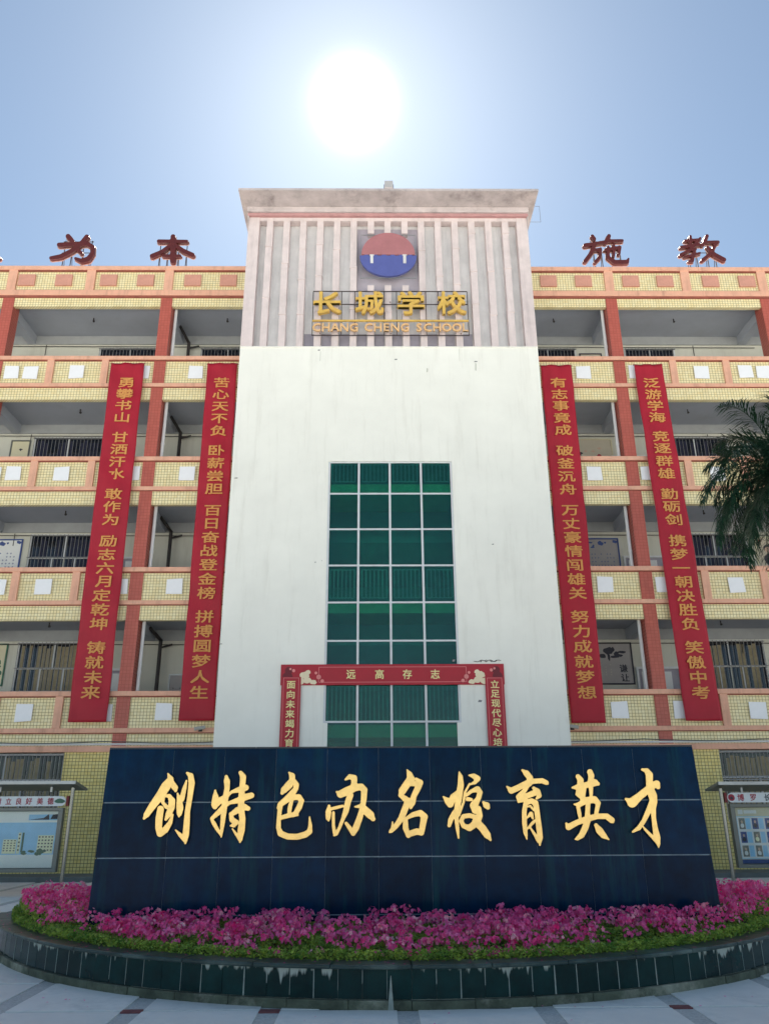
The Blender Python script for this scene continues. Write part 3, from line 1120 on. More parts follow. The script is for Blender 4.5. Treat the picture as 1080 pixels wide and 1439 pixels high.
for zl, yy in ((WZ[2] + .2, 21.3), (WZ[5] + .3, 21.4), (WZ[6] + .1, 21.5)):
    mb = MB()
    mb.poly([(x0 - .1, 21.2, zl), (x1 + .1, 21.2, zl), (x1 + .1, 22.7, zl - .9), (x0 - .1, 22.7, zl - .9),
             (x0 - .1, 21.2, zl - .2), (x1 + .1, 21.2, zl - .2), (x1 + .1, 22.7, zl - 1.1), (x0 - .1, 22.7, zl - 1.1)],
            [(0, 1, 2, 3), (7, 6, 5, 4), (0, 4, 5, 1), (1, 5, 6, 2), (2, 6, 7, 3), (3, 7, 4, 0)])
    bpart(mb, 'stair_flight', M['stair_wall'])

# ================================================================== TOWER SIGN AND EMBLEM
sgx0, sgz1 = at(440, 408, TY - .12)
sgx1 = at(656, 408, TY - .12)[0]
sgz0 = at(545, 470, TY - .12)[1]
zmid = at(545, 450, TY - .12)[1]
sign = thing('school_sign', 'gold lettering 长城学校 over CHANG CHENG SCHOOL on a thin steel frame across the tower fins', 'sign', ((sgx0 + sgx1) / 2, TY, sgz0))
SY = -.10
W2 = (sgx1 - sgx0) / 2
mb = MB()
for z in (0, zmid - sgz0, sgz1 - sgz0, (sgz1 - sgz0) * .70):
    mb.box(-W2, W2, SY + .02, SY + .04, z - .012, z + .012)
for t in (0, .185, .27, .46, .54, .73, .81, 1):
    xx = -W2 + 2 * W2 * t
    mb.box(xx - .011, xx + .011, SY + .041, SY + .06, 0, sgz1 - sgz0)
for t in (.05, .5, .95):
    for z in (.1, 1.2):
        xx = -W2 + 2 * W2 * t
        mb.tube((xx, SY + .06, z), (xx, .03, z), .012, 6)
mb.obj('frame', M['steel'], sign)
mb = MB().box(-W2, W2, SY - .02, SY + .019, zmid - sgz0 - .035, zmid - sgz0 + .02)
mb.obj('divider', M['sign_gold'], sign)
mb = MB().box(-W2, W2, SY + .015, SY + .019, .02, zmid - sgz0 - .05)
for ch, px in zip('长城学校', (460, 519, 577, 634)):
    cx = at(px, 429, TY - .12)[0] - (sgx0 + sgx1) / 2
    cz = at(px, 427, TY - .12)[1] - sgz0
    put_char(ch, M['sign_gold'], sign, (cx, SY - .03, cz), .88, .82, 'thick')
lat = 'CHANG CHENG SCHOOL'
adv = {'C': .73, 'H': .75, 'A': .70, 'N': .76, 'G': .77, 'E': .62, 'S': .66, 'O': .80, 'L': .58, ' ': .42}
tot = sum(adv[c] for c in lat)
xx = -W2
for c in lat:
    a = adv[c] / tot * 2 * W2
    if c != ' ':
        put_char(c, M['sign_copper'], sign, (xx + a / 2, SY - .02, (zmid - sgz0) / 2 - .01), .37, .38, 'thick', 'letter')
    xx += a

emb = thing('school_emblem', 'round emblem, dull red half above and blue half below, mounted over the tower fins', 'emblem', (ex, TY - .05, ez))
def arc_pts(r, a0, a1, n=40, zo=0, sx=1):
    return [(sx * r * math.cos(D2R(a0 + (a1 - a0) * i / n)), zo + r * math.sin(D2R(a0 + (a1 - a0) * i / n))) for i in range(n + 1)]
MB().prism(arc_pts(.82, 0, 180), -.10, -.02).obj('red_half', M['emblem_red'], emb, bevel=.01)
low = arc_pts(.87, 182, 358, zo=0)
low = [(x, -.03 + z * .88) for x, z in low]
cren = [(.87, -.03)]
xs_ = np.linspace(.87, -.87, 14)
for i in range(13):
    up = 0.0 if i % 2 else -.028
    cren += [(xs_[i], -.012 + up), (xs_[i + 1], -.012 + up)]
MB().prism(low + cren[1:], -.101, -.021).obj('blue_half', M['emblem_blue'], emb)
for x in (-.50, .50):
    MB().box(x - .045, x + .045, -.125, -.102, -.33, -.05).box(x - .07, x + .07, -.128, -.102, -.05, -.02).obj('white_bar', M['recess'], emb)
mb = MB()
for x in (-.84, .84):
    mb.box(x - .008, x + .008, -.018, 0, -.80, .80)
for z in (-.80, .80):
    mb.box(-.84, .84, -.018, 0, z - .01, z + .01)
mb.tube((-.5, -.02, .3), (-.5, .4, .3), .012, 6).tube((.5, -.02, .3), (.5, .4, .3), .012, 6)
mb.obj('frame', M['alu'], emb)

# floodlight on the roof edge
fx, fz = at(546, 267, LY + .1)
fl = thing('floodlight', 'small grey floodlight standing on the roof edge above the tower', 'floodlight', (fx, LY + .15, lz + .05))
MB().box(-.13, .13, -.05, .05, .14, .40).obj('housing', M['lamp'], fl, bevel=.01)
MB().box(-.11, .11, -.056, -.051, .16, .38).obj('lens', M['lamp'], fl)
MB().box(-.15, -.135, -.02, .02, 0, .28).box(.135, .15, -.02, .02, 0, .28).box(-.15, .15, -.02, .02, 0, .012).obj('bracket', M['steel'], fl)
# wire loop at the right end of the cap
cr = MB().tube((lx1 - .08, LY + .3, lz - .35), (lx1 + .06, LY + .3, lz - .35), .006, 5).tube((lx1 + .06, LY + .3, lz - .35), (lx1 + .06, LY + .3, lz - .95), .006, 5).tube((lx1 + .06, LY + .3, lz - .95), (lx1 - .3, LY + .3, lz - .95), .006, 5)
bpart(cr, 'conduit_loop', M['bars'])

# ================================================================== ROOFTOP CHARACTERS
S1, S2 = 1080 / 290, 1080 / 280
ROOF = [
    ('人', -28, [[(-20, 50, 12), (-40, 100, 12), (-120, 165, 10)], [(-60, 90, 10), (-30, 140, 12), (-2, 162, 11)]], S1, 0,
     'dark red rooftop character cut off at the left edge of the photo'),
    ('为', 107, [[(360, 50, 14), (385, 76, 10)], [(312, 94, 12), (380, 90, 11), (460, 87, 12), (488, 105, 12), (486, 140, 12), (465, 168, 14), (430, 178, 12), (398, 165, 8)],
                 [(458, 52, 13), (430, 85, 12), (380, 125, 12), (320, 155, 12), (270, 163, 10)], [(412, 120, 9), (428, 136, 10)]], S1, 0,
     'dark red rooftop character 为 on a thin steel frame, leftmost whole one'),
    ('本', 242, [[(832, 75, 10), (980, 76, 9)], [(908, 52, 14), (906, 178, 15)], [(893, 97, 10), (850, 130, 11), (797, 153, 12)],
                 [(922, 97, 10), (960, 125, 12), (1010, 147, 12)], [(856, 151, 8), (944, 151, 8)]], S1, 0,
     'dark red rooftop character 本 just left of the tower'),
    ('施', 852, [[(120, 50, 10), (132, 66, 10)], [(82, 100, 12), (130, 92, 9), (182, 82, 9)], [(132, 96, 10), (115, 140, 11), (82, 185, 11)],
                 [(128, 126, 8), (165, 121, 9), (160, 165, 9), (136, 190, 9)], [(210, 50, 12), (190, 88, 9)], [(206, 76, 9), (282, 75, 9)],
                 [(188, 124, 7), (270, 110, 9), (264, 148, 8)], [(237, 95, 7), (237, 158, 7)], [(206, 108, 8), (206, 165, 10), (240, 190, 12), (308, 190, 12), (316, 172, 6)]], S2, 800,
     'dark red rooftop character 施 just right of the tower'),
    ('教', 985, [[(650, 52, 9), (650, 98, 7)], [(622, 75, 8), (688, 70, 8)], [(600, 110, 9), (702, 95, 8)], [(704, 62, 8), (652, 122, 8), (597, 152, 9)],
                 [(640, 126, 7), (680, 120, 7), (666, 144, 7)], [(668, 144, 8), (662, 184, 9), (642, 186, 6)], [(620, 162, 7), (702, 142, 7)],
                 [(740, 50, 11), (716, 100, 8)], [(738, 82, 8), (800, 83, 10)], [(790, 88, 9), (765, 140, 9), (716, 180, 10)], [(742, 108, 8), (780, 150, 12), (833, 178, 12)]], S2, 800,
     'dark red rooftop character 教 near the right end of the roof'),
]
RY = 21.5
for ch, pcx, strokes, sc, ox, lab in ROOF:
    tw_ = lambda a, b_: at(ox + a / sc, 320 + b_ / sc, RY)
    cx, cz = at(pcx, 350, RY)
    t = thing('rooftop_character', lab, 'sign character', (cx, RY, 18.13), 'rooftop slogan characters')
    base = (cx, cz)
    for nm, grow, mm, yo, th in (('character', -1.0, M['roof_char'], 0, .10), ('character_rim', 2.2, M['roof_rim'], .062, .016)):
        lo = brush_contour(strokes, 3.0, grow, 4.0)
        me = brush_mesh(lo, tw_, base, th, 0, mm)
        mesh_copy(me, nm, t, (0, yo, cz - 18.13), (1, 1, 1), (math.pi / 2, 0, 0))
    mb = MB()
    hh = cz - 18.13
    for dx in (-.42, -.16, .20, .46):
        mb.box(dx - .012, dx + .012, .10, .124, -.03, hh + .42)
        mb.tube((dx, .112, hh), (dx, .40, -.2), .011, 5)
    for z in (.12, hh - .05, hh + .40):
        mb.box(-.5, .5, .125, .145, z - .01, z + .01)
    mb.obj('frame', M['steel'], t)

# ================================================================== BANNERS
BAN = [('勇攀书山 甘洒汗水 敢作为 励志六月定乾坤 铸就未来', (157, 203, 510), (95, 150, 1015), 'long red banner at far left reading 勇攀书山 down its length'),
       ('苦心天不负 卧薪尝胆 百日奋战登金榜 拼搏圆梦人生', (292, 334, 511), (251, 301, 1013), 'long red banner against the left side of the tower beginning 苦心天不负'),
       ('有志事竟成 破釜沉舟 万丈豪情闯雄关 努力成就梦想', (759, 802, 513), (802, 851, 1016), 'long red banner against the right side of the tower beginning 有志事竟成'),
       ('泛游学海 竞逐群雄 勤砺剑 携梦一朝决胜负 笑傲中考', (890, 929, 512), (963, 1015, 1013), 'long red banner at far right beginning 泛游学海')]
BNY = 21.22
for bi, (text, (a0, a1, ya), (b0, b1, yb), lab) in enumerate(BAN):
    xa0, zt = at(a0, ya, BNY)
    xa1 = at(a1, ya, BNY)[0]
    xb0, zb = at(b0, yb, BNY)
    xb1 = at(b1, yb, BNY)[0]
    cx = (xa0 + xa1 + xb0 + xb1) / 4
    t = thing('slogan_banner', lab, 'banner', (cx, BNY, zb), 'red slogan banners hung down the facade')
    H = zt - zb
    ph = random.uniform(0, 6)

    def wave(u, v):
        return .007 * math.sin(u * 34 + v * .5 + ph) + .012 * math.sin(v * 5.3 + u * 6 + ph) * math.sin(v * .9 + ph) + .016 * math.sin(v * 2.1 + ph + u * 2) + .008 * math.sin(u * 9 + v * 1.3 + ph) + .012 * math.sin(v * .7 + ph * 2) + .02 * math.exp(-((v - H) ** 2) / .15) * math.sin(u * 14)
    nu, nv = 12, 120
    vs, fs = [], []
    for j in range(nv + 1):
        q = j / nv
        l_ = xb0 + (xa0 - xb0) * q - cx
        r_ = xb1 + (xa1 - xb1) * q - cx
        pinch = .012 * math.sin(q * 30 + ph)
        for i in range(nu + 1):
            u = i / nu
            x = l_ + (r_ - l_) * u + pinch * (u - .5)
            vs.append((x, wave(x, q * H), q * H))
    for j in range(nv):
        for i in range(nu):
            a = j * (nu + 1) + i
            fs.append((a, a + 1, a + nu + 2, a + nu + 1))
    mb = MB()
    mb.poly(vs, fs)
    o = mb.obj('cloth', M['banner'], t, smooth=True)
    so = o.modifiers.new('thick', 'SOLIDIFY')
    so.thickness = .004
    # hem rods and ties
    MB().tube((xa0 - cx - .03, .012, H - .02), (xa1 - cx + .03, .012, H - .02), .012, 6).tube((xa0 - cx, .012, H - .02), (xa0 - cx, .10, H + .12), .006, 4).tube((xa1 - cx, .012, H - .02), (xa1 - cx, .10, H + .12), .006, 4).obj('hanging_rod', M['couplet_dark'], t)
    # two thin highlights of stitched seam near the left hem are left to the cloth
    chars = []
    pos = 0.0
    for c in text:
        if c == ' ':
            pos += .62
        else:
            chars.append((c, pos))
            pos += 1
    ztc = at((a0 + a1) / 2, 538, BNY)[1] - zb
    zbc = at((b0 + b1) / 2, 973, BNY)[1] - zb
    last = chars[-1][1]
    for c, p in chars:
        z = ztc + (zbc - ztc) * p / last
        q = z / H
        xm = ((xb0 + xb1) / 2 + ((xa0 + xa1) / 2 - (xb0 + xb1) / 2) * q) - cx + .02
        put_char(c, M['banner_gold'], t, (xm, wave(xm, z) - .026, z), .52, .36, 'flat')

# ================================================================== COUPLETS ON THE TOWER
cX0, cZ1 = at(395, 934, TY - .03)
cX1 = at(707, 933, TY - .03)[0]
cZ0 = at(550, 962.5, TY - .03)[1]
t = thing('door_couplet', 'horizontal red couplet panel with gold characters 远高存志 across the stair window', 'couplet', ((cX0 + cX1) / 2, TY, cZ0), 'red couplet panels on the tower')
hw, hh = (cX1 - cX0) / 2, cZ1 - cZ0
MB().box(-hw, hw, -.045, -.004, 0, hh).obj('panel', M['couplet'], t, bevel=.006)
mb = MB()
for z in (.07, hh - .07):
    mb.box(-hw + .95, hw - .95, -.05, -.046, z - .006, z + .006)
for x in (-hw + .95, hw - .95):
    mb.box(x - .006, x + .006, -.05, -.046, .07, hh - .07)
mb.obj('border_line', M['couplet_pink'], t)
for c, px in zip('远高存志', (493, 533, 572, 611)):
    put_char(c, M['couplet_gold'], t, (at(px, 947, TY - .05)[0] - (cX0 + cX1) / 2, -.054, hh / 2 + .005), .24, .25)


def blob(cx, cz, rx, rz, n=14, wob=.15, seed=0):
    r_ = random.Random(seed)
    return [(cx + rx * math.cos(2 * math.pi * i / n) * (1 + r_.uniform(-wob, wob)), cz + rz * math.sin(2 * math.pi * i / n) * (1 + r_.uniform(-wob, wob))) for i in range(n)]


for s in (-1, 1):
    bx = s * (hw - .62)
    m1, m2, m3 = MB(), MB(), MB()
    for i, (dx, dz, r) in enumerate(((.05, .10, .10), (-.12, .07, .11), (.2, .05, .08), (-.02, .22, .12), (.06, .30, .07))):
        m1.prism(blob(bx + s * -dx, .02 + dz, r, r * .75, seed=i), -.052 - i * .0012, -.046)
    for i, (dx, dz, r) in enumerate(((.33, .20, .06), (.42, .10, .045), (-.30, .36, .04), (.26, .30, .035), (-.38, .40, .03))):
        m2.prism(blob(bx + s * -dx, dz, r, r, 10, .05, i + 9), -.050 - i * .0012, -.046)
    for i, (dx, dz, r) in enumerate(((-.45, .20, .13), (-.62 + .2, .36, .10), (-.5, .08, .08))):
        m3.prism(blob(bx + s * -dx, dz, r, r, 12, .04, i + 20), -.048 - i * .001, -.046)
    m1.obj('printed_cloud', M['cream'], t)
    m2.obj('printed_blossom', M['pink'], t)
    m3.obj('printed_roundel', M['couplet_dark'], t)
# tangle of loose wire on top
mb = MB()
px_ = hw - .75
prev = None
for i in range(60):
    a = i * .55
    p = (px_ + i * .011 + .05 * math.sin(a), -.02, hh + .05 + .05 * abs(math.cos(a * .8)) * (1 if i > 10 else .4))
    if prev:
        mb.tube(prev, p, .006, 4)
    prev = p
mb.obj('loose_wire', M['steel'], t)

for (tx0, tx1, bx0, bx1, text, lab) in ((396, 423, 389, 419, '面向未来竭力育', 'vertical red couplet strip left of the stair window reading 面向未来竭力育'),
                                        (681, 707, 685, 714, '立足现代尽心培', 'vertical red couplet strip right of the stair window reading 立足现代尽心培')):
    ax0, az = at(tx0, 951.5, TY - .05)
    ax1 = at(tx1, 951.5, TY - .05)[0]
    bz = at(550, 1095, TY - .03)[1]
    cxm = (ax0 + ax1) / 2
    v = thing('door_couplet', lab, 'couplet', (cxm, TY, bz), 'red couplet panels on the tower')
    w = (ax1 - ax0) / 2
    Hh = az - bz
    MB().box(-w, w, -.066, -.054, 0, Hh).obj('panel', M['couplet'], v, bevel=.003)
    MB().box(-w + .05, w - .05, -.0535, -.004, 0, cZ0 - bz - .01).obj('batten', M['couplet_dark'], v)
    mb = MB()
    for x in (-w + .05, w - .05):
        mb.box(x - .005, x + .005, -.070, -.067, .04, Hh - .02)
    mb.box(-w + .055, w - .055, -.070, -.067, Hh - .03, Hh - .02)
    mb.obj('border_line', M['couplet_pink'], v)
    ytop = 962 if '面' in text else 962
    for i, c in enumerate(text):
        zc = at(550, ytop + 13.6 * i, TY - .05)[1] - bz
        put_char(c, M['couplet_gold'], v, (0, -.073, zc), .23, .21)


# ================================================================== CORRIDOR POSTERS
def poster(x0, x1, z0, z1, mpaper, mframe, lab, draw=None):
    t = thing('wall_poster', lab, 'poster', ((x0 + x1) / 2, BY - .004, z0), 'posters on the corridor walls')
    w, h = (x1 - x0) / 2, z1 - z0
    mb = MB().box(-w, w, -.04, 0, h - .04, h).box(-w, w, -.04, 0, 0, .04).box(-w, -w + .04, -.04, 0, .04, h - .04).box(w - .04, w, -.04, 0, .04, h - .04)
    mb.obj('frame', mframe, t)
    MB().box(-w + .04, w - .04, -.02, -.001, .04, h - .04).obj('sheet', mpaper, t)
    if draw:
        draw(t, w, h)
    return t


def blots(n, m, t, x0, x1, z0, z1, r0, r1, seed=1, name='printed_shape'):
    rr = random.Random(seed)
    mb = MB()
    for i in range(n):
        mb.prism(blob(rr.uniform(x0, x1), rr.uniform(z0, z1), rr.uniform(r0, r1), rr.uniform(r0, r1) * .7, 10, .3, seed + i), -.0215 - i * .0003, -.0205)
    mb.obj(name, m, t)


def text_rows(t, x0, x1, z0, z1, m, nx=6, nz=7, seed=3):
    rr = random.Random(seed)
    mb = MB()
    for i in range(nx):
        for j in range(nz):
            if rr.random() < .8:
                x = x0 + (x1 - x0) * (i + .5) / nx
                z = z0 + (z1 - z0) * (j + .5) / nz
                s = min((x1 - x0) / nx, (z1 - z0) / nz) * .28
                mb.box(x - s, x + s, -.0225, -.0205, z - s * .25, z + s * .1)
                mb.box(x - s * .2, x + s * .15, -.0226, -.0207, z - s, z + s)
    mb.obj('printed_text', m, t)


def draw_qian(t, w, h):
    blots(14, M['ink'], t, -w + .2, w - .25, h * .62, h * .85, .04, .16, 5)
    put_char('谦', M['ink'], t, (w - .30, -.026, h * .38), .24, .24)
    put_char('让', M['ink'], t, (w - .28, -.026, h * .16), .26, .24)
    text_rows(t, -w + .3, w - .6, h * .2, h * .5, M['paper_warm'], 5, 5, 8)


def draw_letter(t, w, h):
    blots(9, M['ink_blue'], t, -w + .1, w - .1, h * .78, h * .92, .03, .10, 11)
    text_rows(t, -w + .15, w - .15, h * .12, h * .66, M['ink_blue'], 8, 6, 12)


def draw_kids(t, w, h):
    blots(5, M['ink'], t, -w + .25, -.1, h * .25, h * .65, .05, .10, 21)
    blots(5, M['ink_red'], t, .0, w - .3, h * .2, h * .5, .05, .09, 22)
    blots(3, M['skin'], t, -.3, w - .4, h * .55, h * .72, .05, .07, 23)


def draw_child(t, w, h):
    MB().prism(blob(-.15, h * .68, .14, .13, 14, .03, 1), -.023, -.0205).obj('printed_hair', M['ink'], t)
    MB().prism(blob(-.15, h * .64, .11, .10, 14, .03, 2), -.025, -.0232).obj('printed_face', M['skin'], t)
    MB().prism(blob(-.13, h * .38, .18, .20, 12, .1, 3), -.0235, -.0205).obj('printed_body', M['ink'], t)
    MB().box(-.18, .10, -.026, -.0237, h * .28, h * .38).obj('printed_book', M['ink_blue'], t)
    MB().prism(blob(-w + .18, h * .90, .06, .05, 8, .1, 3), -.0235, -.0205).obj('printed_mark', M['ink_red'], t)
    text_rows(t, -w + .3, .2, h * .87, h * .94, M['ink'], 5, 1, 30)


poster(5.95, 7.59, 4.93, 6.17, M['paper_grey'], M['ink'], 'grey ink landscape poster with characters 谦让 beside the right pipe on the lowest corridor', draw_qian)
poster(6.50, 7.56, 8.10, 9.45, M['paper_grey'], M['ink_blue'], 'blue bordered text poster in the second corridor right of the tower', draw_letter)
poster(6.3, 7.72, 11.7, 12.89, M['paper_warm'], M['paper_cream'], 'pale poster with small dark figures in the third corridor right of the tower', draw_kids)
poster(6.95 - .0, 7.72, 15.2, 16.12, M['paper_warm'], M['ink'], 'beige poster mostly hidden by the top corridor parapet right of the tower')
poster(11.82, 12.9, 8.30, 9.48, M['paper_warm'], M['paper_cream'], 'beige poster of a seated child reading, at the right edge behind the palm', draw_child)
poster(-12.1, -10.93, 8.25, 9.45, M['paper'], M['ink_blue'], 'white poster with columns of small dark text at the left edge', draw_letter)
poster(-12.0, -10.86, 4.95, 6.19, M['paper_cream'], M['print_green'], 'green framed poster at the left edge of the lowest corridor', lambda t, w, h: blots(8, M['print_green'], t, 0, w - .12, .2, h - .2, .05, .16, 41))
poster(-11.83, -11.2, 12.1, 12.84, M['paper_cream'], M['board_grey'], 'small framed cream notice left of the window in the third corridor', lambda t, w, h: blots(3, M['ink'], t, 0, .12, h * .5, h * .62, .02, .05, 44))
poster(-6.05, -5.45, 4.55, 5.28, M['paper_grey'], M['alu'], 'small grey notice in aluminium frame beside the dark drain pipe', lambda t, w, h: text_rows(t, -w + .1, w - .1, .1, h * .5, M['ink'], 4, 3, 50))

# cameras at the tower corners
for x, s, lab in ((TL - .62, -1, 'small grey security camera under the banner left of the tower'), (TR + .38, 1, 'small grey security camera under the banner right of the tower')):
    c = thing('security_camera', lab, 'camera', (x, FY - .06, COP[0] - 1.0), 'security cameras beside the tower')
    MB().tube((-s * .14, -.12, .05), (s * .12, -.20, .0), .045, 10).obj('housing', M['camera'], c)
    MB().tube((0, 0, 0), (0, -.13, .02), .018, 6).box(-.05, .05, -.012, .0, -.05, .05).obj('bracket', M['dark_pipe'], c)

# ================================================================== BLACK STONE NAME WALL
WF = 9.75
WK = WF / 11.0
wall = thing('name_wall', 'long black granite wall bearing nine gold calligraphy characters behind the flower bed', 'wall', (.35, WF, 0))
def wpt(px, py):
    x, z = at(px, py, WF)
    return x - .35, z
rows = [1.6 + (r - 1.6) * WK for r in (2.34, 1.672, 1.008, .345, -.3)]
WT = rows[0]
def edge_x(side, z):
    q = (WT - z) / (1.9 * WK)
    return ((-3.545 - .045 * q) * WK - .35) if side < 0 else ((4.235 + .085 * q) * WK - .35)
jx0, jsp = -2.685 * WK - .35, .6785 * WK
gx = 0.013
core = MB().poly([(edge_x(-1, 0) + .03, .031, 0), (edge_x(1, 0) - .03, .031, 0), (edge_x(1, 0) - .03, .46, 0), (edge_x(-1, 0) + .03, .46, 0),
                  (edge_x(-1, WT) + .03, .031, WT - .03), (edge_x(1, WT) - .03, .031, WT - .03), (edge_x(1, WT) - .03, .46, WT - .03), (edge_x(-1, WT) + .03, .46, WT - .03)],
                 [(0, 1, 2, 3), (4, 5, 6, 7), (0, 1, 5, 4), (1, 2, 6, 5), (2, 3, 7, 6), (3, 0, 4, 7)])
core.obj('core', M['stone_edge'], wall)
MB().poly([(edge_x(-1, 0) + .02, .006, .0), (edge_x(1, 0) - .02, .006, .0), (edge_x(1, 0) - .02, .0305, .0), (edge_x(-1, 0) + .02, .0305, .0),
           (edge_x(-1, WT) + .02, .006, WT - .02), (edge_x(1, WT) - .02, .006, WT - .02), (edge_x(1, WT) - .02, .0305, WT - .02), (edge_x(-1, WT) + .02, .0305, WT - .02)],
          [(0, 1, 2, 3), (4, 5, 6, 7), (0, 1, 5, 4), (1, 2, 6, 5), (2, 3, 7, 6), (3, 0, 4, 7)]).obj('grout', M['grout'], wall)
for r in range(4):
    zt, zb = rows[r] - (0 if r == 0 else gx / 2), rows[r + 1] + gx / 2
    if r == 3:
        zb = .0
    for k in range(-1, 10):
        xa = jx0 + jsp * k + .0022
        xb = jx0 + jsp * (k + 1) - .0022
        at_, ab_, bt_, bb_ = xa, xa, xb, xb
        if k == -1:
            at_, ab_ = edge_x(-1, zt), edge_x(-1, zb)
        if k == 9:
            bt_, bb_ = edge_x(1, zt), edge_x(1, zb)
        dy = random.uniform(-.0012, .0012)
        m_ = MB().poly([(ab_, dy, zb), (bb_, dy, zb), (bb_, .02, zb), (ab_, .02, zb), (at_, dy, zt), (bt_, dy, zt), (bt_, .02, zt), (at_, .02, zt)],
                       [(0, 3, 2, 1), (4, 5, 6, 7), (0, 1, 5, 4), (1, 2, 6, 5), (2, 3, 7, 6), (3, 0, 4, 7)])
        m_.obj('stone_slab', M['stone'], wall)
# top cap and end stones
for k in range(8):
    a = edge_x(-1, WT) + (edge_x(1, WT) - edge_x(-1, WT)) * k / 8
    b_ = edge_x(-1, WT) + (edge_x(1, WT) - edge_x(-1, WT)) * (k + 1) / 8
    MB().box(a + .002, b_ - .002, -.006, .49, WT + .0005, WT + .020).obj('coping_stone', M['stone_edge'], wall, bevel=.003)
for s in (-1, 1):
    xo0, xo1 = edge_x(s, 0), edge_x(s, WT - .005)
    xi0, xi1 = xo0 - s * .028, xo1 - s * .028
    MB().poly([(xo0, .021, 0), (xi0, .021, 0), (xi0, .48, 0), (xo0, .48, 0), (xo1, .021, WT - .005), (xi1, .021, WT - .005), (xi1, .48, WT - .005), (xo1, .48, WT - .005)],
              [(0, 1, 2, 3), (4, 5, 6, 7), (0, 1, 5, 4), (1, 2, 6, 5), (2, 3, 7, 6), (3, 0, 4, 7)]).obj('end_stone', M['stone_edge'], wall)

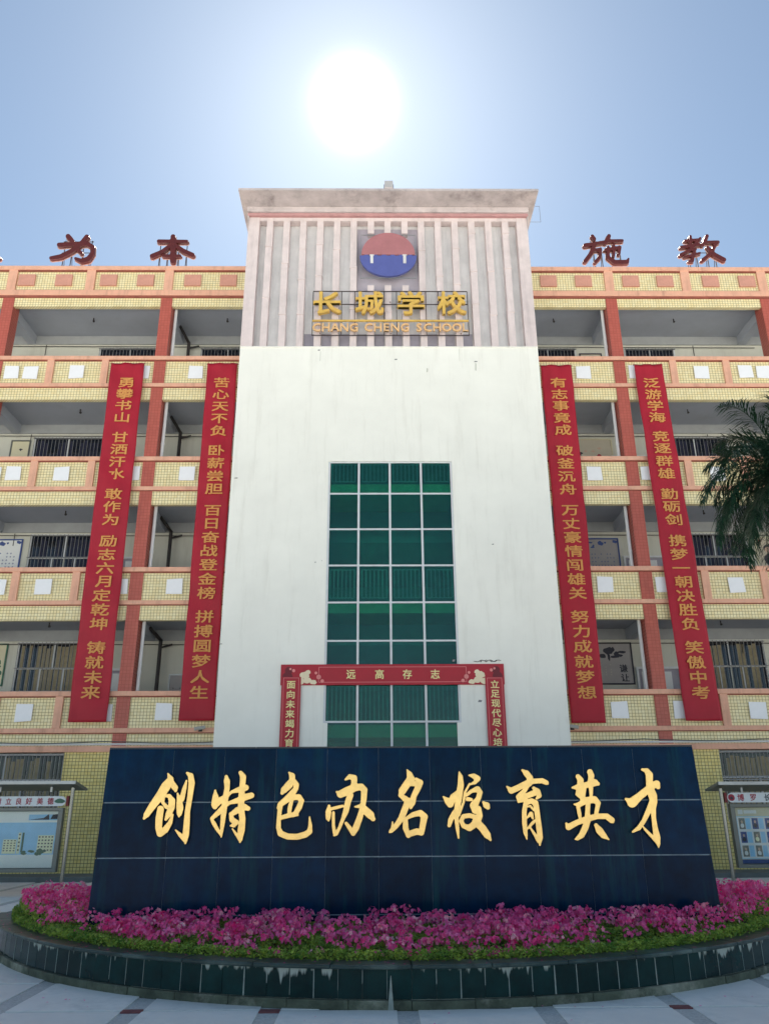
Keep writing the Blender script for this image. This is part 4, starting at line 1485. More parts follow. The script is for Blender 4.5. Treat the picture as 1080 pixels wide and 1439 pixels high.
GOLD = [
    ('创', 195, [[(257, 104, 7), (278, 150, 26), (240, 210, 40), (190, 290, 37), (130, 370, 32), (78, 448, 25), (56, 480, 12)],
                 [(285, 180, 26), (315, 222, 26), (320, 250, 12)], [(238, 292, 12), (268, 292, 18), (290, 330, 28), (285, 390, 28), (262, 445, 26), (238, 490, 12)],
                 [(212, 300, 20), (212, 345, 14), (245, 385, 18)], [(195, 400, 28), (182, 480, 30), (178, 560, 28), (190, 608, 28), (235, 575, 28), (272, 520, 20), (297, 448, 8)],
                 [(336, 268, 7), (352, 320, 22), (356, 390, 30), (352, 440, 22), (348, 466, 8)], [(412, 163, 8), (392, 235, 18), (372, 320, 22)],
                 [(418, 100, 12), (447, 122, 24), (455, 180, 26), (440, 300, 22), (420, 420, 22), (412, 540, 26), (405, 620, 27), (402, 688, 10)],
                 [(400, 662, 20), (362, 622, 18), (320, 578, 7)]]),
    ('特', 195, [[(745, 128, 14), (750, 165, 26), (752, 220, 22), (740, 300, 24), (726, 400, 24), (716, 500, 20), (705, 590, 14), (702, 640, 5)],
                 [(652, 245, 9), (655, 300, 26), (645, 360, 26), (650, 385, 20)], [(648, 372, 26), (700, 325, 26), (750, 290, 18), (785, 262, 12)],
                 [(625, 480, 16), (678, 432, 22), (732, 372, 20), (775, 352, 12)], [(622, 488, 12), (640, 520, 18), (668, 570, 16), (700, 620, 10)],
                 [(865, 97, 18), (886, 130, 25), (882, 180, 24), (876, 240, 24), (872, 300, 26), (868, 400, 26), (880, 480, 26), (870, 580, 30), (862, 640, 22), (860, 680, 8)],
                 [(795, 256, 14), (850, 240, 24), (908, 222, 26)], [(762, 352, 14), (840, 330, 24), (900, 303, 28), (955, 287, 25)],
                 [(790, 445, 20), (836, 412, 26), (895, 385, 28), (928, 397, 20)], [(778, 440, 12), (794, 492, 24), (826, 512, 24), (806, 538, 20), (780, 542, 8)],
                 [(862, 655, 20), (835, 622, 14), (797, 568, 7)]]),
    ('色', 375, [[(190, 94, 8), (216, 122, 25), (216, 160, 24), (190, 200, 32), (150, 240, 28), (132, 268, 15)],
                 [(218, 160, 26), (252, 195, 22), (246, 232, 22), (212, 278, 28), (170, 322, 28), (120, 360, 24), (100, 392, 14)],
                 [(220, 306, 24), (272, 300, 24), (296, 332, 22), (276, 385, 24), (250, 430, 22), (225, 452, 18)], [(212, 330, 16), (196, 392, 18), (192, 440, 16)],
                 [(118, 475, 18), (170, 460, 20), (230, 448, 20), (262, 452, 10)],
                 [(118, 375, 20), (110, 430, 18), (104, 500, 18), (102, 560, 20), (120, 608, 26), (180, 632, 26), (260, 634, 26), (328, 615, 26), (362, 590, 24), (368, 540, 16), (362, 466, 6)]]),
    ('办', 375, [[(662, 155, 9), (700, 130, 22), (735, 140, 26), (736, 185, 24), (715, 230, 20)],
                 [(590, 258, 10), (622, 276, 32), (680, 250, 36), (740, 222, 32), (795, 215, 28), (820, 240, 26)],
                 [(820, 240, 26), (816, 320, 24), (803, 400, 22), (780, 480, 26), (750, 560, 28), (728, 608, 20)], [(724, 600, 20), (698, 560, 18), (668, 520, 14)],
                 [(704, 285, 26), (684, 340, 26), (666, 420, 24), (640, 490, 16), (612, 560, 14), (585, 610, 16), (568, 622, 10)],
                 [(742, 382, 8), (792, 378, 20), (822, 405, 32), (870, 450, 34), (894, 485, 20)], [(526, 374, 12), (520, 425, 24), (518, 478, 20), (522, 500, 8)],
                 [(545, 400, 14), (600, 386, 14), (640, 376, 12)], [(562, 430, 12), (562, 540, 13), (572, 600, 16)]]),
    ('名', 535, [[(218, 70, 5), (240, 110, 24), (250, 150, 34), (212, 200, 32), (180, 248, 32), (165, 285, 20)],
                 [(296, 150, 14), (326, 180, 28), (306, 232, 26), (276, 290, 24), (260, 350, 28), (250, 395, 10)],
                 [(170, 292, 18), (205, 318, 26), (235, 345, 26)], [(250, 180, 30), (285, 190, 22)],
                 [(228, 335, 28), (202, 400, 28), (170, 480, 26), (125, 545, 22), (85, 585, 18), (72, 598, 8)], [(97, 508, 6), (98, 560, 14)],
                 [(205, 490, 20), (206, 560, 24), (230, 625, 20)], [(215, 478, 14), (270, 448, 22), (330, 434, 26), (365, 465, 28)], [(362, 470, 28), (350, 540, 26), (338, 600, 24)],
                 [(232, 612, 26), (300, 590, 28), (340, 608, 16)]]),
    ('校', 535, [[(655, 88, 6), (666, 130, 20), (668, 200, 26), (652, 300, 28), (638, 400, 24), (632, 480, 18), (640, 560, 16), (650, 645, 8)],
                 [(523, 298, 8), (560, 335, 28), (580, 362, 28), (606, 300, 28), (640, 262, 18)], [(572, 540, 16), (584, 490, 22), (612, 440, 22), (636, 400, 18)],
                 [(650, 452, 14), (690, 350, 10), (703, 262, 10), (742, 190, 9)], [(738, 118, 8), (778, 125, 22), (808, 146, 26), (788, 178, 16), (744, 196, 8)],
                 [(715, 285, 14), (760, 250, 16), (808, 235, 26), (830, 262, 22), (816, 312, 22), (778, 370, 34), (785, 418, 24)], [(725, 318, 18), (757, 322, 14)],
                 [(815, 400, 26), (826, 460, 26), (802, 515, 30), (742, 560, 28), (692, 544, 20), (670, 500, 18), (692, 462, 20), (742, 456, 20), (800, 470, 20)],
                 [(795, 505, 32), (850, 562, 32), (890, 620, 30), (918, 662, 10)], [(858, 345, 12), (884, 370, 28), (896, 390, 18)]]),
    ('育', 695, [[(224, 75, 10), (258, 102, 26), (288, 140, 26), (282, 190, 24)], [(95, 213, 8), (132, 248, 26), (190, 222, 26), (260, 184, 24), (320, 168, 22), (390, 164, 22), (425, 180, 20), (440, 192, 7)],
                 [(268, 200, 20), (240, 250, 20), (194, 298, 24), (194, 340, 12)], [(212, 322, 26), (262, 292, 24), (320, 268, 26)], [(318, 225, 14), (350, 252, 24), (366, 290, 20), (345, 312, 12)],
                 [(250, 350, 18), (240, 420, 20), (242, 520, 20), (250, 600, 18), (262, 655, 6)], [(262, 345, 24), (300, 332, 22), (332, 350, 26)],
                 [(338, 370, 24), (352, 460, 22), (364, 560, 24), (374, 640, 22), (370, 705, 8)], [(362, 668, 20), (330, 618, 14), (292, 560, 8)],
                 [(262, 382, 8), (292, 376, 10), (318, 410, 9)], [(264, 475, 8), (296, 440, 18), (312, 480, 10)], [(272, 562, 10), (308, 520, 14), (328, 500, 12)]]),
    ('英', 695, [[(690, 128, 20), (712, 160, 26), (706, 220, 26), (690, 275, 22), (710, 312, 6)], [(644, 222, 10), (690, 218, 26), (760, 200, 26), (830, 180, 30), (858, 190, 16)],
                 [(790, 90, 24), (802, 120, 25), (795, 180, 24), (800, 250, 16), (800, 305, 12)], [(742, 235, 18), (728, 300, 22), (730, 335, 20)],
                 [(660, 362, 9), (700, 365, 22), (760, 328, 28), (826, 322, 30), (858, 350, 22)], [(860, 352, 20), (846, 420, 18), (840, 458, 14)], [(692, 385, 16), (702, 440, 16), (708, 480, 12)],
                 [(776, 345, 20), (770, 420, 20), (770, 500, 26), (750, 560, 28), (720, 620, 26), (686, 648, 18), (666, 655, 7)],
                 [(592, 522, 10), (612, 552, 27), (680, 515, 24), (760, 486, 26), (850, 462, 24), (930, 462, 24), (972, 495, 26), (984, 512, 10)],
                 [(840, 535, 16), (870, 582, 30), (902, 622, 26), (948, 657, 7)]]),
    ('才', 780, [[(718, 70, 11), (756, 80, 22), (778, 115, 30), (778, 180, 28), (788, 240, 32), (806, 290, 36), (815, 340, 30), (810, 400, 22), (815, 480, 19), (826, 560, 22), (842, 640, 28), (852, 690, 18), (856, 726, 5)],
                 [(805, 205, 30), (838, 190, 30), (852, 218, 18)], [(582, 318, 12), (634, 348, 42), (700, 290, 32), (770, 235, 32)],
                 [(800, 340, 24), (770, 420, 24), (732, 500, 20), (690, 560, 20), (640, 592, 10)], [(842, 668, 22), (790, 622, 14), (742, 572, 11), (722, 545, 5)]]),
]
for ch, ox, strokes in GOLD:
    tw_ = lambda a, b_: wpt(ox + a / 6.0, 1070 + b_ / 6.0)
    lo = brush_contour(strokes, 4.0, -1.5, 5.0)
    P = np.array([p for s in strokes for p in s])
    c0 = tw_((P[:, 0].min() + P[:, 0].max()) / 2, (P[:, 1].min() + P[:, 1].max()) / 2)
    me = brush_mesh(lo, tw_, c0, .012, .003, M['gold'])
    o = mesh_copy(me, 'gold_character', wall, (c0[0], -.045, c0[1]), (1, 1, 1), (math.pi / 2, 0, 0))
    lo2 = brush_contour(strokes, 4.0, -4.0, 5.0)
    me2 = brush_mesh(lo2, tw_, c0, .030, 0, M['gold_edge'])
    b2 = bpy.data.objects.new('letter_return', me2)
    COL.objects.link(b2)
    b2.parent = o
    b2.location = (0, 0, -.0235)

# ================================================================== PLANTER
PL = thing('flower_planter', 'half round planter faced in dark green granite tiles with lime streaks', 'planter', (PC[0], PC[1], 0))
a_end = math.acos((PC[1] - PYB) / PR)


def arc_box(ri, ro, a0, a1, z0, z1, n=1, dz=0):
    mb = MB()
    for i in range(n):
        b0, b1 = a0 + (a1 - a0) * i / n, a0 + (a1 - a0) * (i + 1) / n
        p = []
        for z in (z0, z1):
            for a, r in ((b0, ri), (b1, ri), (b1, ro), (b0, ro)):
                p.append((r * math.sin(a), -r * math.cos(a), z))
        mb.poly(p, [(0, 1, 2, 3), (7, 6, 5, 4), (2, 3, 7, 6), (0, 1, 5, 4)] + ([(0, 3, 7, 4)] if i == 0 else []) + ([(1, 2, 6, 5)] if i == n - 1 else []))
    return mb


arc_box(PR - .23, PR - .045, -a_end, a_end, 0, .297, 90).obj('core_wall', M['lime'], PL)
NT = 66
for i in range(NT):
    a0 = -a_end + 2 * a_end * i / NT + .0004
    a1 = -a_end + 2 * a_end * (i + 1) / NT - .0004
    am = (a0 + a1) / 2
    dr = random.uniform(-.003, .003)
    mb = arc_box(PR - .044, PR - .03 + dr, a0, a1, .072, .297, 1)
    mb.obj('granite_tile', M['planter_tile'], PL)
# pale joints: thin runs of grout and lime between tiles
mbj = MB()
for i in range(1, NT):
    a = -a_end + 2 * a_end * i / NT
    if random.random() < .8:
        zt_ = .296
        zb_j = .073 if random.random() < .6 else random.uniform(.08, .2)
        w_ = random.uniform(.0002, .0008)
        p = []
        for z, ww in ((zb_j, w_ * 1.6 if random.random() < .2 else w_), (zt_, w_)):
            for aa, r in ((a - ww, PR - .036), (a + ww, PR - .036), (a + ww, PR - .0275), (a - ww, PR - .0275)):
                p.append((r * math.sin(aa), -r * math.cos(aa), z))
        mbj.poly(p, [(0, 3, 2, 1), (4, 5, 6, 7), (0, 1, 5, 4), (1, 2, 6, 5), (2, 3, 7, 6), (3, 0, 4, 7)])
# one broad wedge shaped lime run near the middle
for ang, wtop, wbot in ((-.033, .0004, .0045),):
    p = []
    for z, ww in ((.0, wbot), (.25, wtop)):
        for aa, r in ((ang - ww, PR - .036), (ang + ww, PR - .036), (ang + ww, PR + .004), (ang - ww, PR + .004)):
            p.append((r * math.sin(aa), -r * math.cos(aa), z))
    mbj.poly(p, [(0, 3, 2, 1), (4, 5, 6, 7), (0, 1, 5, 4), (1, 2, 6, 5), (2, 3, 7, 6), (3, 0, 4, 7)])
mbj.obj('lime_run', M['lime'], PL, kind='stuff')
# mossy concrete footing and granite coping in lengths
NB = 26
for i in range(NB):
    a0 = -a_end + 2 * a_end * i / NB
    a1 = -a_end + 2 * a_end * (i + 1) / NB - .0006
    d = random.uniform(-.006, .006)
    arc_box(PR - .24, PR + d, a0, a1, -.01, .068 + random.uniform(-.004, .003), 4).obj('footing_stone', M['base'], PL, bevel=.006)
NCP = 20
for i in range(NCP):
    a0 = -a_end + 2 * a_end * i / NCP
    a1 = -a_end + 2 * a_end * (i + 1) / NCP - .0005
    arc_box(PR - .25, PR + random.uniform(-.003, .003), a0, a1, .2975, .333, 5).obj('coping_stone', M['rim'], PL, bevel=.010)
# straight back kerb
hw_ = PR * math.sin(a_end)
for s in (-1, 1):
    xa, xb = (-hw_ + .05, -.002) if s < 0 else (.002, hw_ - .05)
    MB().box(min(xa, xb), max(xa, xb), PYB - PC[1], PYB - PC[1] + .28, -.01, .33).obj('back_kerb', M['rim'], PL, bevel=.01)
# soil
ns = 60
pts = [(0, PYB - PC[1], .33)]
ring = [((PR - .24) * math.sin(-a_end + 2 * a_end * i / ns), -(PR - .24) * math.cos(-a_end + 2 * a_end * i / ns), .27) for i in range(ns + 1)]
pts += ring
MB().poly(pts, [(0, i + 1, i + 2) for i in range(ns)]).obj('soil', M['soil'], PL)


# bedding plants (nobody could count them): one object of leaves, one of blossoms, one of pale blossoms
def bed_points(n, inset=.33, front_bias=0.0):
    out = []
    R0 = PR - inset
    while len(out) < n:
        x = rng.uniform(-R0, R0, 4000)
        y = rng.uniform(-R0, PYB - PC[1], 4000)
        ok = (np.hypot(x, y) < R0)
        wx, wy = x + PC[0], y + PC[1]
        ok &= ~((wx > -3.27) & (wx < 3.92) & (wy > WF - .04) & (wy < WF + .55))
        ok &= ~((wx > -2.6) & (wx < 3.2) & (wy > WF + .5))
        out += list(zip(wx[ok], wy[ok]))
    return np.array(out[:n])


def hnoise(x, y, s, o=0.0):
    return np.array([noise.noise(Vector((a * s + o, b_ * s, o))) for a, b_ in zip(x, y)])


def quads_mesh(name, C_, U, V, m, kind='stuff'):
    """each item a 4-gon folded along its middle: centre C_, half axes U, V"""
    n = len(C_)
    Nn = np.cross(U, V)
    Nn /= np.linalg.norm(Nn, axis=1)[:, None] + 1e-9
    L = np.linalg.norm(U, axis=1)[:, None]
    v = np.stack([C_ - U, C_ - V + Nn * L * .18, C_ + U, C_ + V + Nn * L * .18], 1).reshape(-1, 3)
    me = bpy.data.meshes.new(name)
    me.vertices.add(n * 4)
    me.vertices.foreach_set('co', v.ravel())
    idx = np.arange(n)[:, None] * 4 + np.array([[0, 1, 2, 0, 2, 3]])
    me.loops.add(n * 6)
    me.loops.foreach_set('vertex_index', idx.ravel())
    me.polygons.add(n * 2)
    me.polygons.foreach_set('loop_start', np.arange(n * 2) * 3)
    me.polygons.foreach_set('loop_total', np.full(n * 2, 3))
    me.update(calc_edges=True)
    me.materials.append(m)
    o = bpy.data.objects.new(name, me)
    COL.objects.link(o)
    if kind:
        o['kind'] = kind
    return o


def rand_axes(n, su, sv, up=.4):
    d = rng.normal(size=(n, 3))
    d[:, 2] = d[:, 2] * up
    d /= np.linalg.norm(d, axis=1)[:, None]
    e = rng.normal(size=(n, 3))
    e -= (e * d).sum(1)[:, None] * d
    e /= np.linalg.norm(e, axis=1)[:, None]
    return d * su[:, None], e * sv[:, None]


def bed_height(x, y):
    rim = (PR - .25) - np.hypot(x - PC[0], y - PC[1])
    h = .385 + .045 * np.clip(rim / .45, 0, 1) + .020 * np.clip(y - 8.0, 0, 5) - .0
    h += .075 * hnoise(x, y, 2.6) * np.clip(rim / .3, .2, 1) + .03 * hnoise(x, y, 7.0, 4.0)
    side = np.clip((np.abs(x - .35) - 3.0) / 1.2, 0, 1)
    return h + .085 * side * np.clip((y - 9.0) / 1.5, 0, 1)


def bedding():
    n = 62000
    P = bed_points(n, .24)
    top = bed_height(P[:, 0], P[:, 1])
    dep = rng.beta(1.2, 3.0, n) * .16
    z = top - .02 - dep
    su = rng.uniform(.010, .022, n)
    U, V = rand_axes(n, su, su * rng.uniform(.45, .7, n))
    leaves = quads_mesh('bedding_leaves', np.column_stack([P, z]), U, V, M['leaf'])
    leaves['label'] = 'low green bedding foliage filling the planter under the magenta blossoms'
    leaves['category'] = 'foliage'
    # leaf ruff leaning over the coping
    n = 9000
    a = rng.uniform(-a_end, a_end, n)
    r = PR - .24 - np.abs(rng.normal(0, .06, n)) + .07
    x, y = PC[0] + r * np.sin(a), PC[1] - r * np.cos(a)
    z = .335 + rng.uniform(0, .085, n)
    su = rng.uniform(.009, .018, n)
    U, V = rand_axes(n, su, su * .6)
    ruff = quads_mesh('bedding_edge_leaves', np.column_stack([x, y, z]), U, V, M['leaf'])
    ruff['label'] = 'light green leaves along the inner edge of the planter coping'
    ruff['category'] = 'foliage'
    # blossoms grow in heads: clusters, each head of 5-petal flowers
    heads = bed_points(5200, .26)
    hx, hy = heads[:, 0], heads[:, 1]
    rim = (PR - .25) - np.hypot(hx - PC[0], hy - PC[1])
    dens = hnoise(hx, hy, 1.1, 9.0) + .5 * hnoise(hx, hy, 3.3, 2.0)
    sidef = np.clip((np.abs(hx - .4) - 1.8) / 2.0, 0, 1)
    prob = np.where(rim < .07, .02, np.where(rim < .24, .24, .62)) + .75 * dens + .30 * sidef
    keep = rng.uniform(0, 1, len(hx)) < prob
    hx, hy = hx[keep], hy[keep]
    hz = bed_height(hx, hy) + rng.uniform(-.06, .08, len(hx))
    C1, U1, V1, C2, U2, V2 = [], [], [], [], [], []
    for X, Y, Z in zip(hx, hy, hz):
        pale = rng.uniform() < .10
        nf = rng.integers(4, 9)
        hr = rng.uniform(.03, .055)
        for _ in range(nf):
            d = rng.normal(size=3)
            d /= np.linalg.norm(d)
            d[2] = abs(d[2]) * .9
            d[1] = -abs(d[1]) if rng.uniform() < .6 else d[1]
            c = np.array([X, Y, Z]) + d * hr
            nrm = d + rng.normal(size=3) * .25
            nrm /= np.linalg.norm(nrm)
            e1 = np.cross(nrm, [0.3, .2, 1])
            e1 /= np.linalg.norm(e1)
            e2 = np.cross(nrm, e1)
            R = rng.uniform(.011, .021)
            off = rng.uniform(0, 6.28)
            pl = pale or rng.uniform() < .05
            for q in range(5):
                t_ = off + q * 2 * math.pi / 5
                ra = math.cos(t_) * e1 + math.sin(t_) * e2
                ta = -math.sin(t_) * e1 + math.cos(t_) * e2
                cc = c + ra * R * .6 + nrm * R * .1
                u, v_ = ra * R * .62 + nrm * R * .15, ta * R * .52
                (C2 if pl else C1).append(cc)
                (U2 if pl else U1).append(u)
                (V2 if pl else V1).append(v_)
    bl = quads_mesh('magenta_blossoms', np.array(C1), np.array(U1), np.array(V1), M['petal'])
    bl['label'] = 'mass of magenta blossoms in front of and around the black wall'
    bl['category'] = 'flowers'
    b2 = quads_mesh('pale_blossoms', np.array(C2), np.array(U2), np.array(V2), M['petal_light'])
    b2['label'] = 'scattered pale pink blossoms among the magenta ones'
    b2['category'] = 'flowers'


bedding()


def fallen_petals():
    n = 150
    a = rng.uniform(-a_end, a_end, n)
    r = np.where(rng.uniform(size=n) < .65, PR - rng.uniform(.02, .2, n), PR + np.abs(rng.normal(0, .35, n)) + .03)
    x, y = PC[0] + r * np.sin(a), PC[1] - r * np.cos(a)
    z = np.where(r < PR, .336, .007)
    su = rng.uniform(.010, .018, n)
    U, V = rand_axes(n, su, su * .8, .08)
    V[:, 2] *= .1
    o = quads_mesh('fallen_petals', np.column_stack([x, y, z]), U, V, M['petal'])
    o['label'] = 'loose magenta petals dropped on the coping and paving'
    o['category'] = 'petals'


fallen_petals()


# ================================================================== DISPLAY BOARDS
def display_board(x_in, s, lab, zc, draw, header):
    """x_in: end post nearest the building centre; s: direction the board runs (-1 left, +1 right)"""
    Y = 17.3
    t = thing('display_board', lab, 'notice board', (x_in, Y, 0), 'stainless steel display boards')
    L = 3.0
    for k in (0, 1):
        x = s * L * k
        MB().tube((x, 0, -.02), (x, 0, zc - .12), .038, 12).tube((x, 0, -.02), (x, 0, .02), .10, 12).obj('post', M['stainless'], t, smooth=False)
    # canopy: thick tapered plate
    o0, o1 = -s * .13, s * (L + .13)
    MB().poly([(o0, -.25, zc - .06), (o1, -.25, zc - .06), (o1, -.25, zc + .005), (o0, -.25, zc + .005),
               (o0 - s * .03, .42, zc - .17), (o1, .42, zc - .17), (o1, .42, zc - .13), (o0 - s * .03, .42, zc - .13)],
              [(0, 1, 2, 3), (4, 5, 6, 7), (0, 1, 5, 4), (1, 2, 6, 5), (2, 3, 7, 6), (3, 0, 4, 7)]).obj('canopy', M['board_grey'], t)
    MB().box(min(o0, o1), max(o0, o1), -.256, -.2505, zc - .055, zc + .006).obj('canopy_lip', M['alu'], t)
    for k in (.15, .5, .85):
        MB().box(s * L * k - .02, s * L * k + .02, .02, .06, zc - .20, zc - .062).obj('hanger', M['alu'], t)
    za, zb = header
    hx0, hx1 = s * .10, s * (L - .10)
    for e0, e1 in ((s * .05, hx0), (hx1, s * (L - .05))):
        MB().box(min(e0, e1), max(e0, e1), -.03, .03, za, zb).obj('header_end', M['board_red'], t)
    n = 10
    xa, xb = sorted((hx0, hx1))
    r = (zb - za) / 2
    out = [(xa + r + r * math.cos(math.pi / 2 + math.pi * i / n), za + r + r * math.sin(math.pi / 2 + math.pi * i / n)) for i in range(n + 1)]
    out += [(xb - r + r * math.cos(-math.pi / 2 + math.pi * i / n), za + r + r * math.sin(-math.pi / 2 + math.pi * i / n)) for i in range(n + 1)]
    MB().prism(out, -.05, -.031).obj('header', M['paper'], t)
    # cabinet
    cx0, cx1 = sorted((s * .13, s * (L - .13)))
    z0, z1 = .42, header[0] - .03
    fr = MB().box(cx0, cx1, -.05, .08, z1 - .06, z1).box(cx0, cx1, -.05, .08, z0, z0 + .07).box(cx0, cx0 + .09, -.05, .08, z0 + .07, z1 - .06).box(cx1 - .09, cx1, -.05, .08, z0 + .07, z1 - .06)
    fr.obj('cabinet_frame', M['board_grey'], t, bevel=.004)
    MB().box(cx0 + .09, cx1 - .09, .03, .07, z0 + .07, z1 - .06).obj('back_panel', M['board_dark'], t)
    draw(t, cx0 + .10, cx1 - .10, z0 + .08, z1 - .07, za, zb)
    return t


def flat(t, x0, x1, z0, z1, lvl, m, name='printed_shape', k=None):
    y = .0295 - lvl * .0015
    o = MB().box(x0, x1, y - .001, y, z0, z1).obj(name, m, t)
    return o


def draw_left(t, x0, x1, z0, z1, za, zb):
    h = z1 - z0
    flat(t, x0, x1, z0, z1, 0, M['print_pale'], 'printed_sheet')
    flat(t, x0, x1, z0 + h * .23, z0 + h * .80, 1, M['print_sky'], 'printed_sky')
    flat(t, x1 - .60, x1 - .02, z0 + h * .84, z1 - .06, 1, M['print_sky'], 'printed_photo')
    y = .0250
    mb = MB().prism([(x1 - .60, z0 + h * .85), (x1 - .4, z0 + h * .87), (x1 - .30, z0 + h * .88), (x1 - .2, z0 + h * .95), (x1 - .18, z0 + h * .85)], y - .001, y)
    mb.prism([(x1 - .16, z0 + h * .86), (x1 - .12, z0 + h * .94), (x1 - .02, z0 + h * .95), (x1 - .02, z0 + h * .86)], y - .0012, y)
    mb.obj('printed_wing', M['ink'], t)
    for bx0, bx1, hh in ((x1 - .36, x1 - .04, .57), (x1 - 1.05, x1 - .78, .50), (x1 - 1.9, x1 - 1.3, .52), (x1 - .76, x1 - .70, .62), (x1 - 2.3, x1 - 2.0, .45)):
        flat(t, bx0, bx1, z0 + h * .25, z0 + h * hh, 2, M['print_wall'], 'printed_building')
        mb = MB()
        yy = .0250
        nx, nz = max(1, int((bx1 - bx0) / .06)), 5
        for i in range(nx):
            for j in range(nz):
                a = bx0 + (bx1 - bx0) * (i + .25) / nx
                zz = z0 + h * (.28 + (hh - .28) * (j + .3) / nz)
                mb.box(a, a + (bx1 - bx0) / nx * .5, yy - .001, yy, zz, zz + h * (hh - .28) / nz * .4)
        mb.obj('printed_window', M['ink'], t)
    flat(t, x1 - .68, x1 - .64, z0 + h * .27, z0 + h * .62, 3, M['print_green'], 'printed_tower')
    mb = MB()
    rr = random.Random(4)
    for i in range(26):
        mb.prism(blob(rr.uniform(x0 + .1, x1 - .05), z0 + h * rr.uniform(.24, .30), rr.uniform(.03, .08), rr.uniform(.02, .04), 9, .25, i), .0222 - i * .0001, .0225)
    mb.obj('printed_shrub', M['print_green'], t)
    for c, px in zip('树立良好美德', (-2, 12.5, 27, 41, 56.5, 71.5)):
        xx = at(px, 1126, 17.25)[0] - t.location.x
        put_char(c, M['ink_red'], t, (xx, -.054, (za + zb) / 2), .13, .135, 'flat')
    MB().prism(blob(-.22, (za + zb) / 2, .10, .045, 12, .25, 6), -.0525, -.0505).obj('printed_leaf', M['print_green'], t)
    MB().box(x0 - .02, x1 + .02, -.02, -.016, z0, z1).obj('glass', M['clear'], t)


def draw_right(t, x0, x1, z0, z1, za, zb):
    h = z1 - z0
    flat(t, x0, x1, z0, z1, 0, M['paper_cream'], 'printed_sheet')
    flat(t, x0, x1, z0, z0 + h * .07, 1, M['ink_blue'], 'printed_base')
    flat(t, x0 + .02, x1 - .02, z0 + h * .08, z0 + h * .84, 1, M['print_sky'], 'printed_grid')
    flat(t, x0 + .03, x1 - .03, z0 + h * .09, z0 + h * .83, 2, M['paper'], 'printed_grid')
    put = random.Random(5)
    cw, ch_ = .27, h * .245
    for j in range(3):
        for i in range(8):
            a = x0 + .06 + i * cw
            zz = z0 + h * .10 + j * ch_
            if a + .22 > x1:
                continue
            flat(t, a, a + .125, zz + .02, zz + ch_ - .03, 3, M['ink_blue'] if put.random() < .6 else M['board_grey'], 'printed_portrait')
            flat(t, a + .135, a + .235, zz + .02, zz + ch_ - .03, 3, M['print_sky'], 'printed_caption')
            yy = .0235
            MB().prism(blob(a + .062, zz + ch_ * .62, .022, .028, 10, .05, i), yy - .001, yy).obj('printed_head', M['skin'], t)
            MB().prism(blob(a + .062, zz + ch_ * .34, .040, .045, 8, .1, i + 3), yy - .0025, yy - .0015).obj('printed_body', put.choice([M['paper'], M['ink'], M['paper'], M['print_wall']]), t)
    flat(t, x0 + .07, x0 + .17, z0 + h * .88, z0 + h * .96, 1, M['paper'], 'printed_mark')
    flat(t, x0 + .19, x0 + .45, z0 + h * .89, z0 + h * .95, 1, M['paper'], 'printed_title')
    zm = (za + zb) / 2
    sx_ = at(1027, 1122, 17.25)[0] - t.location.x
    MB().prism(blob(sx_, zm, .068, .066, 20, .02, 2), -.0535, -.0505).obj('printed_seal', M['ink_red'], t)
    MB().prism(blob(sx_, zm - .01, .03, .03, 8, .2, 2), -.0555, -.0537).obj('printed_seal', M['ink'], t)
    for c, px in zip('博罗长', (1040, 1057.5, 1077.5)):
        xx = at(px, 1122, 17.25)[0] - t.location.x
        put_char(c, M['ink_red'] if c != '长' else M['ink'], t, (xx, -.054, zm), .145, .145, 'flat')
    MB().box(x0 - .02, x1 + .02, -.02, -.016, z0, z1).obj('glass', M['clear'], t)


M['clear'] = glass_mat('clear_glass', (.97, .98, .97), (.5, .55, .55), .006, ior=1.18)
display_board(-6.24, -1, 'stainless display board at left with a campus picture under a canopy', 2.13, draw_left, (1.655, 1.845))
display_board(7.13, 1, 'stainless display board at right with rows of portrait photos under a canopy', 2.05, draw_right, (1.655, 1.845))


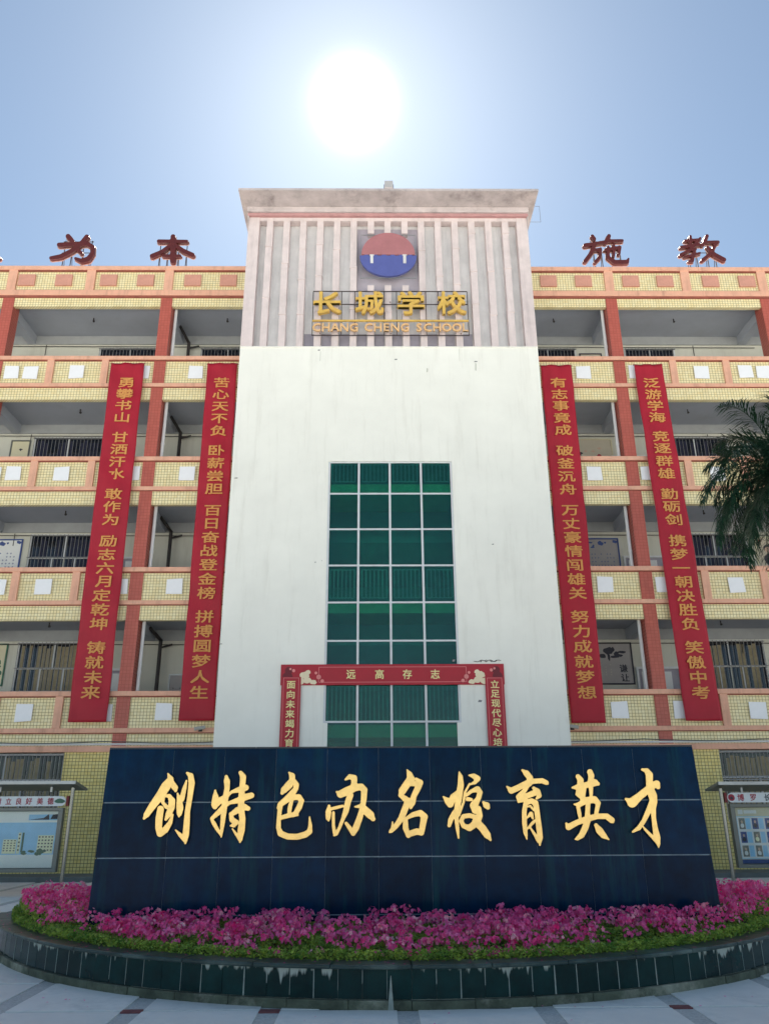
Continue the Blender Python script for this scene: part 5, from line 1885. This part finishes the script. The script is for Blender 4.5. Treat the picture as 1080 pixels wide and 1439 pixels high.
# ================================================================== PALM
def palm():
    cx, cz = at(1098, 655, 15.0)
    t = thing('palm_tree', 'feathery dark green palm reaching in over the right end of the building', 'palm tree', (cx + .1, 15.0, 0))
    base = Vector((0, 0, 0))
    mb = MB()
    n, seg = 14, 40
    ring = []
    for j in range(seg + 1):
        q = j / seg
        r = .17 * (1 - .35 * q) + (.015 if j % 2 else 0)
        z = q * (cz - .2)
        xo = -.1 * q * q
        ring.append([(xo + r * math.cos(2 * math.pi * i / n), r * math.sin(2 * math.pi * i / n), z) for i in range(n)])
    pts = [p for r_ in ring for p in r_]
    fs = [(j * n + i, j * n + (i + 1) % n, (j + 1) * n + (i + 1) % n, (j + 1) * n + i) for j in range(seg) for i in range(n)]
    mb.poly(pts, fs)
    mb.obj('trunk', M['trunk'], t, smooth=True)
    MB().tube((-.1, 0, cz - .75), (-.1, 0, cz - .1), .15, 12, .09).obj('crownshaft', M['palm'], t)
    rr = random.Random(11)
    nf = 46
    for k in range(nf):
        az = k * 2.39996 + rr.uniform(-.2, .2)
        tier = k / nf
        el = D2R(80 - 112 * tier + rr.uniform(-8, 8))
        L = rr.uniform(1.7, 2.35)
        droop = rr.uniform(.95, 1.5) + .2 * tier
        p = Vector((-.1, 0, cz - .12 - .1 * tier))
        d = Vector((math.cos(az) * math.cos(el), math.sin(az) * math.cos(el), math.sin(el)))
        N_ = 30
        step = L / N_
        m_ = MB()
        pts_ = [p.copy()]
        ds = [d.copy()]
        for i in range(N_):
            d = (d + Vector((0, 0, -1)) * droop * step * (.45 + 1.0 * i / N_)).normalized()
            p = p + d * step
            pts_.append(p.copy())
            ds.append(d.copy())
        for i in range(0, N_, 3):
            m_.tube(pts_[i], pts_[min(i + 3, N_)], .016 * (1 - .8 * i / N_), 5, .016 * (1 - .8 * min(i + 3, N_) / N_))
        horiz = Vector((-math.sin(az), math.cos(az), 0))
        for i in range(4, N_ * 3):
            q = i / (N_ * 3)
            fi = q * N_
            i0 = min(int(fi), N_ - 1)
            pp = pts_[i0].lerp(pts_[i0 + 1], fi - i0)
            dd = ds[i0]
            ll = (.62 * math.sin(math.pi * (q * .82 + .14)) + .10) * rr.uniform(.8, 1.1)
            upv = horiz.cross(dd).normalized()
            for s in (-1, 1):
                ax = (horiz * s * rr.uniform(.55, .95) + dd * rr.uniform(.45, .8) + upv * rr.uniform(-.35, .45)).normalized()
                sd = ax.cross(Vector((0, 0, 1))).normalized() * .011
                mid = pp + ax * ll * .5
                ax2 = (ax + Vector((0, 0, -.75))).normalized()
                tip = mid + ax2 * ll * .55
                m_.poly([pp - sd * .5, pp + sd * .5, mid + sd, mid - sd, tip], [(0, 1, 2, 3), (3, 2, 4)])
        m_.obj('frond', M['palm'], t)


palm()
print('objects', len(bpy.data.objects), 'tris', sum(len(o.data.polygons) for o in bpy.data.objects if o.type == 'MESH'))
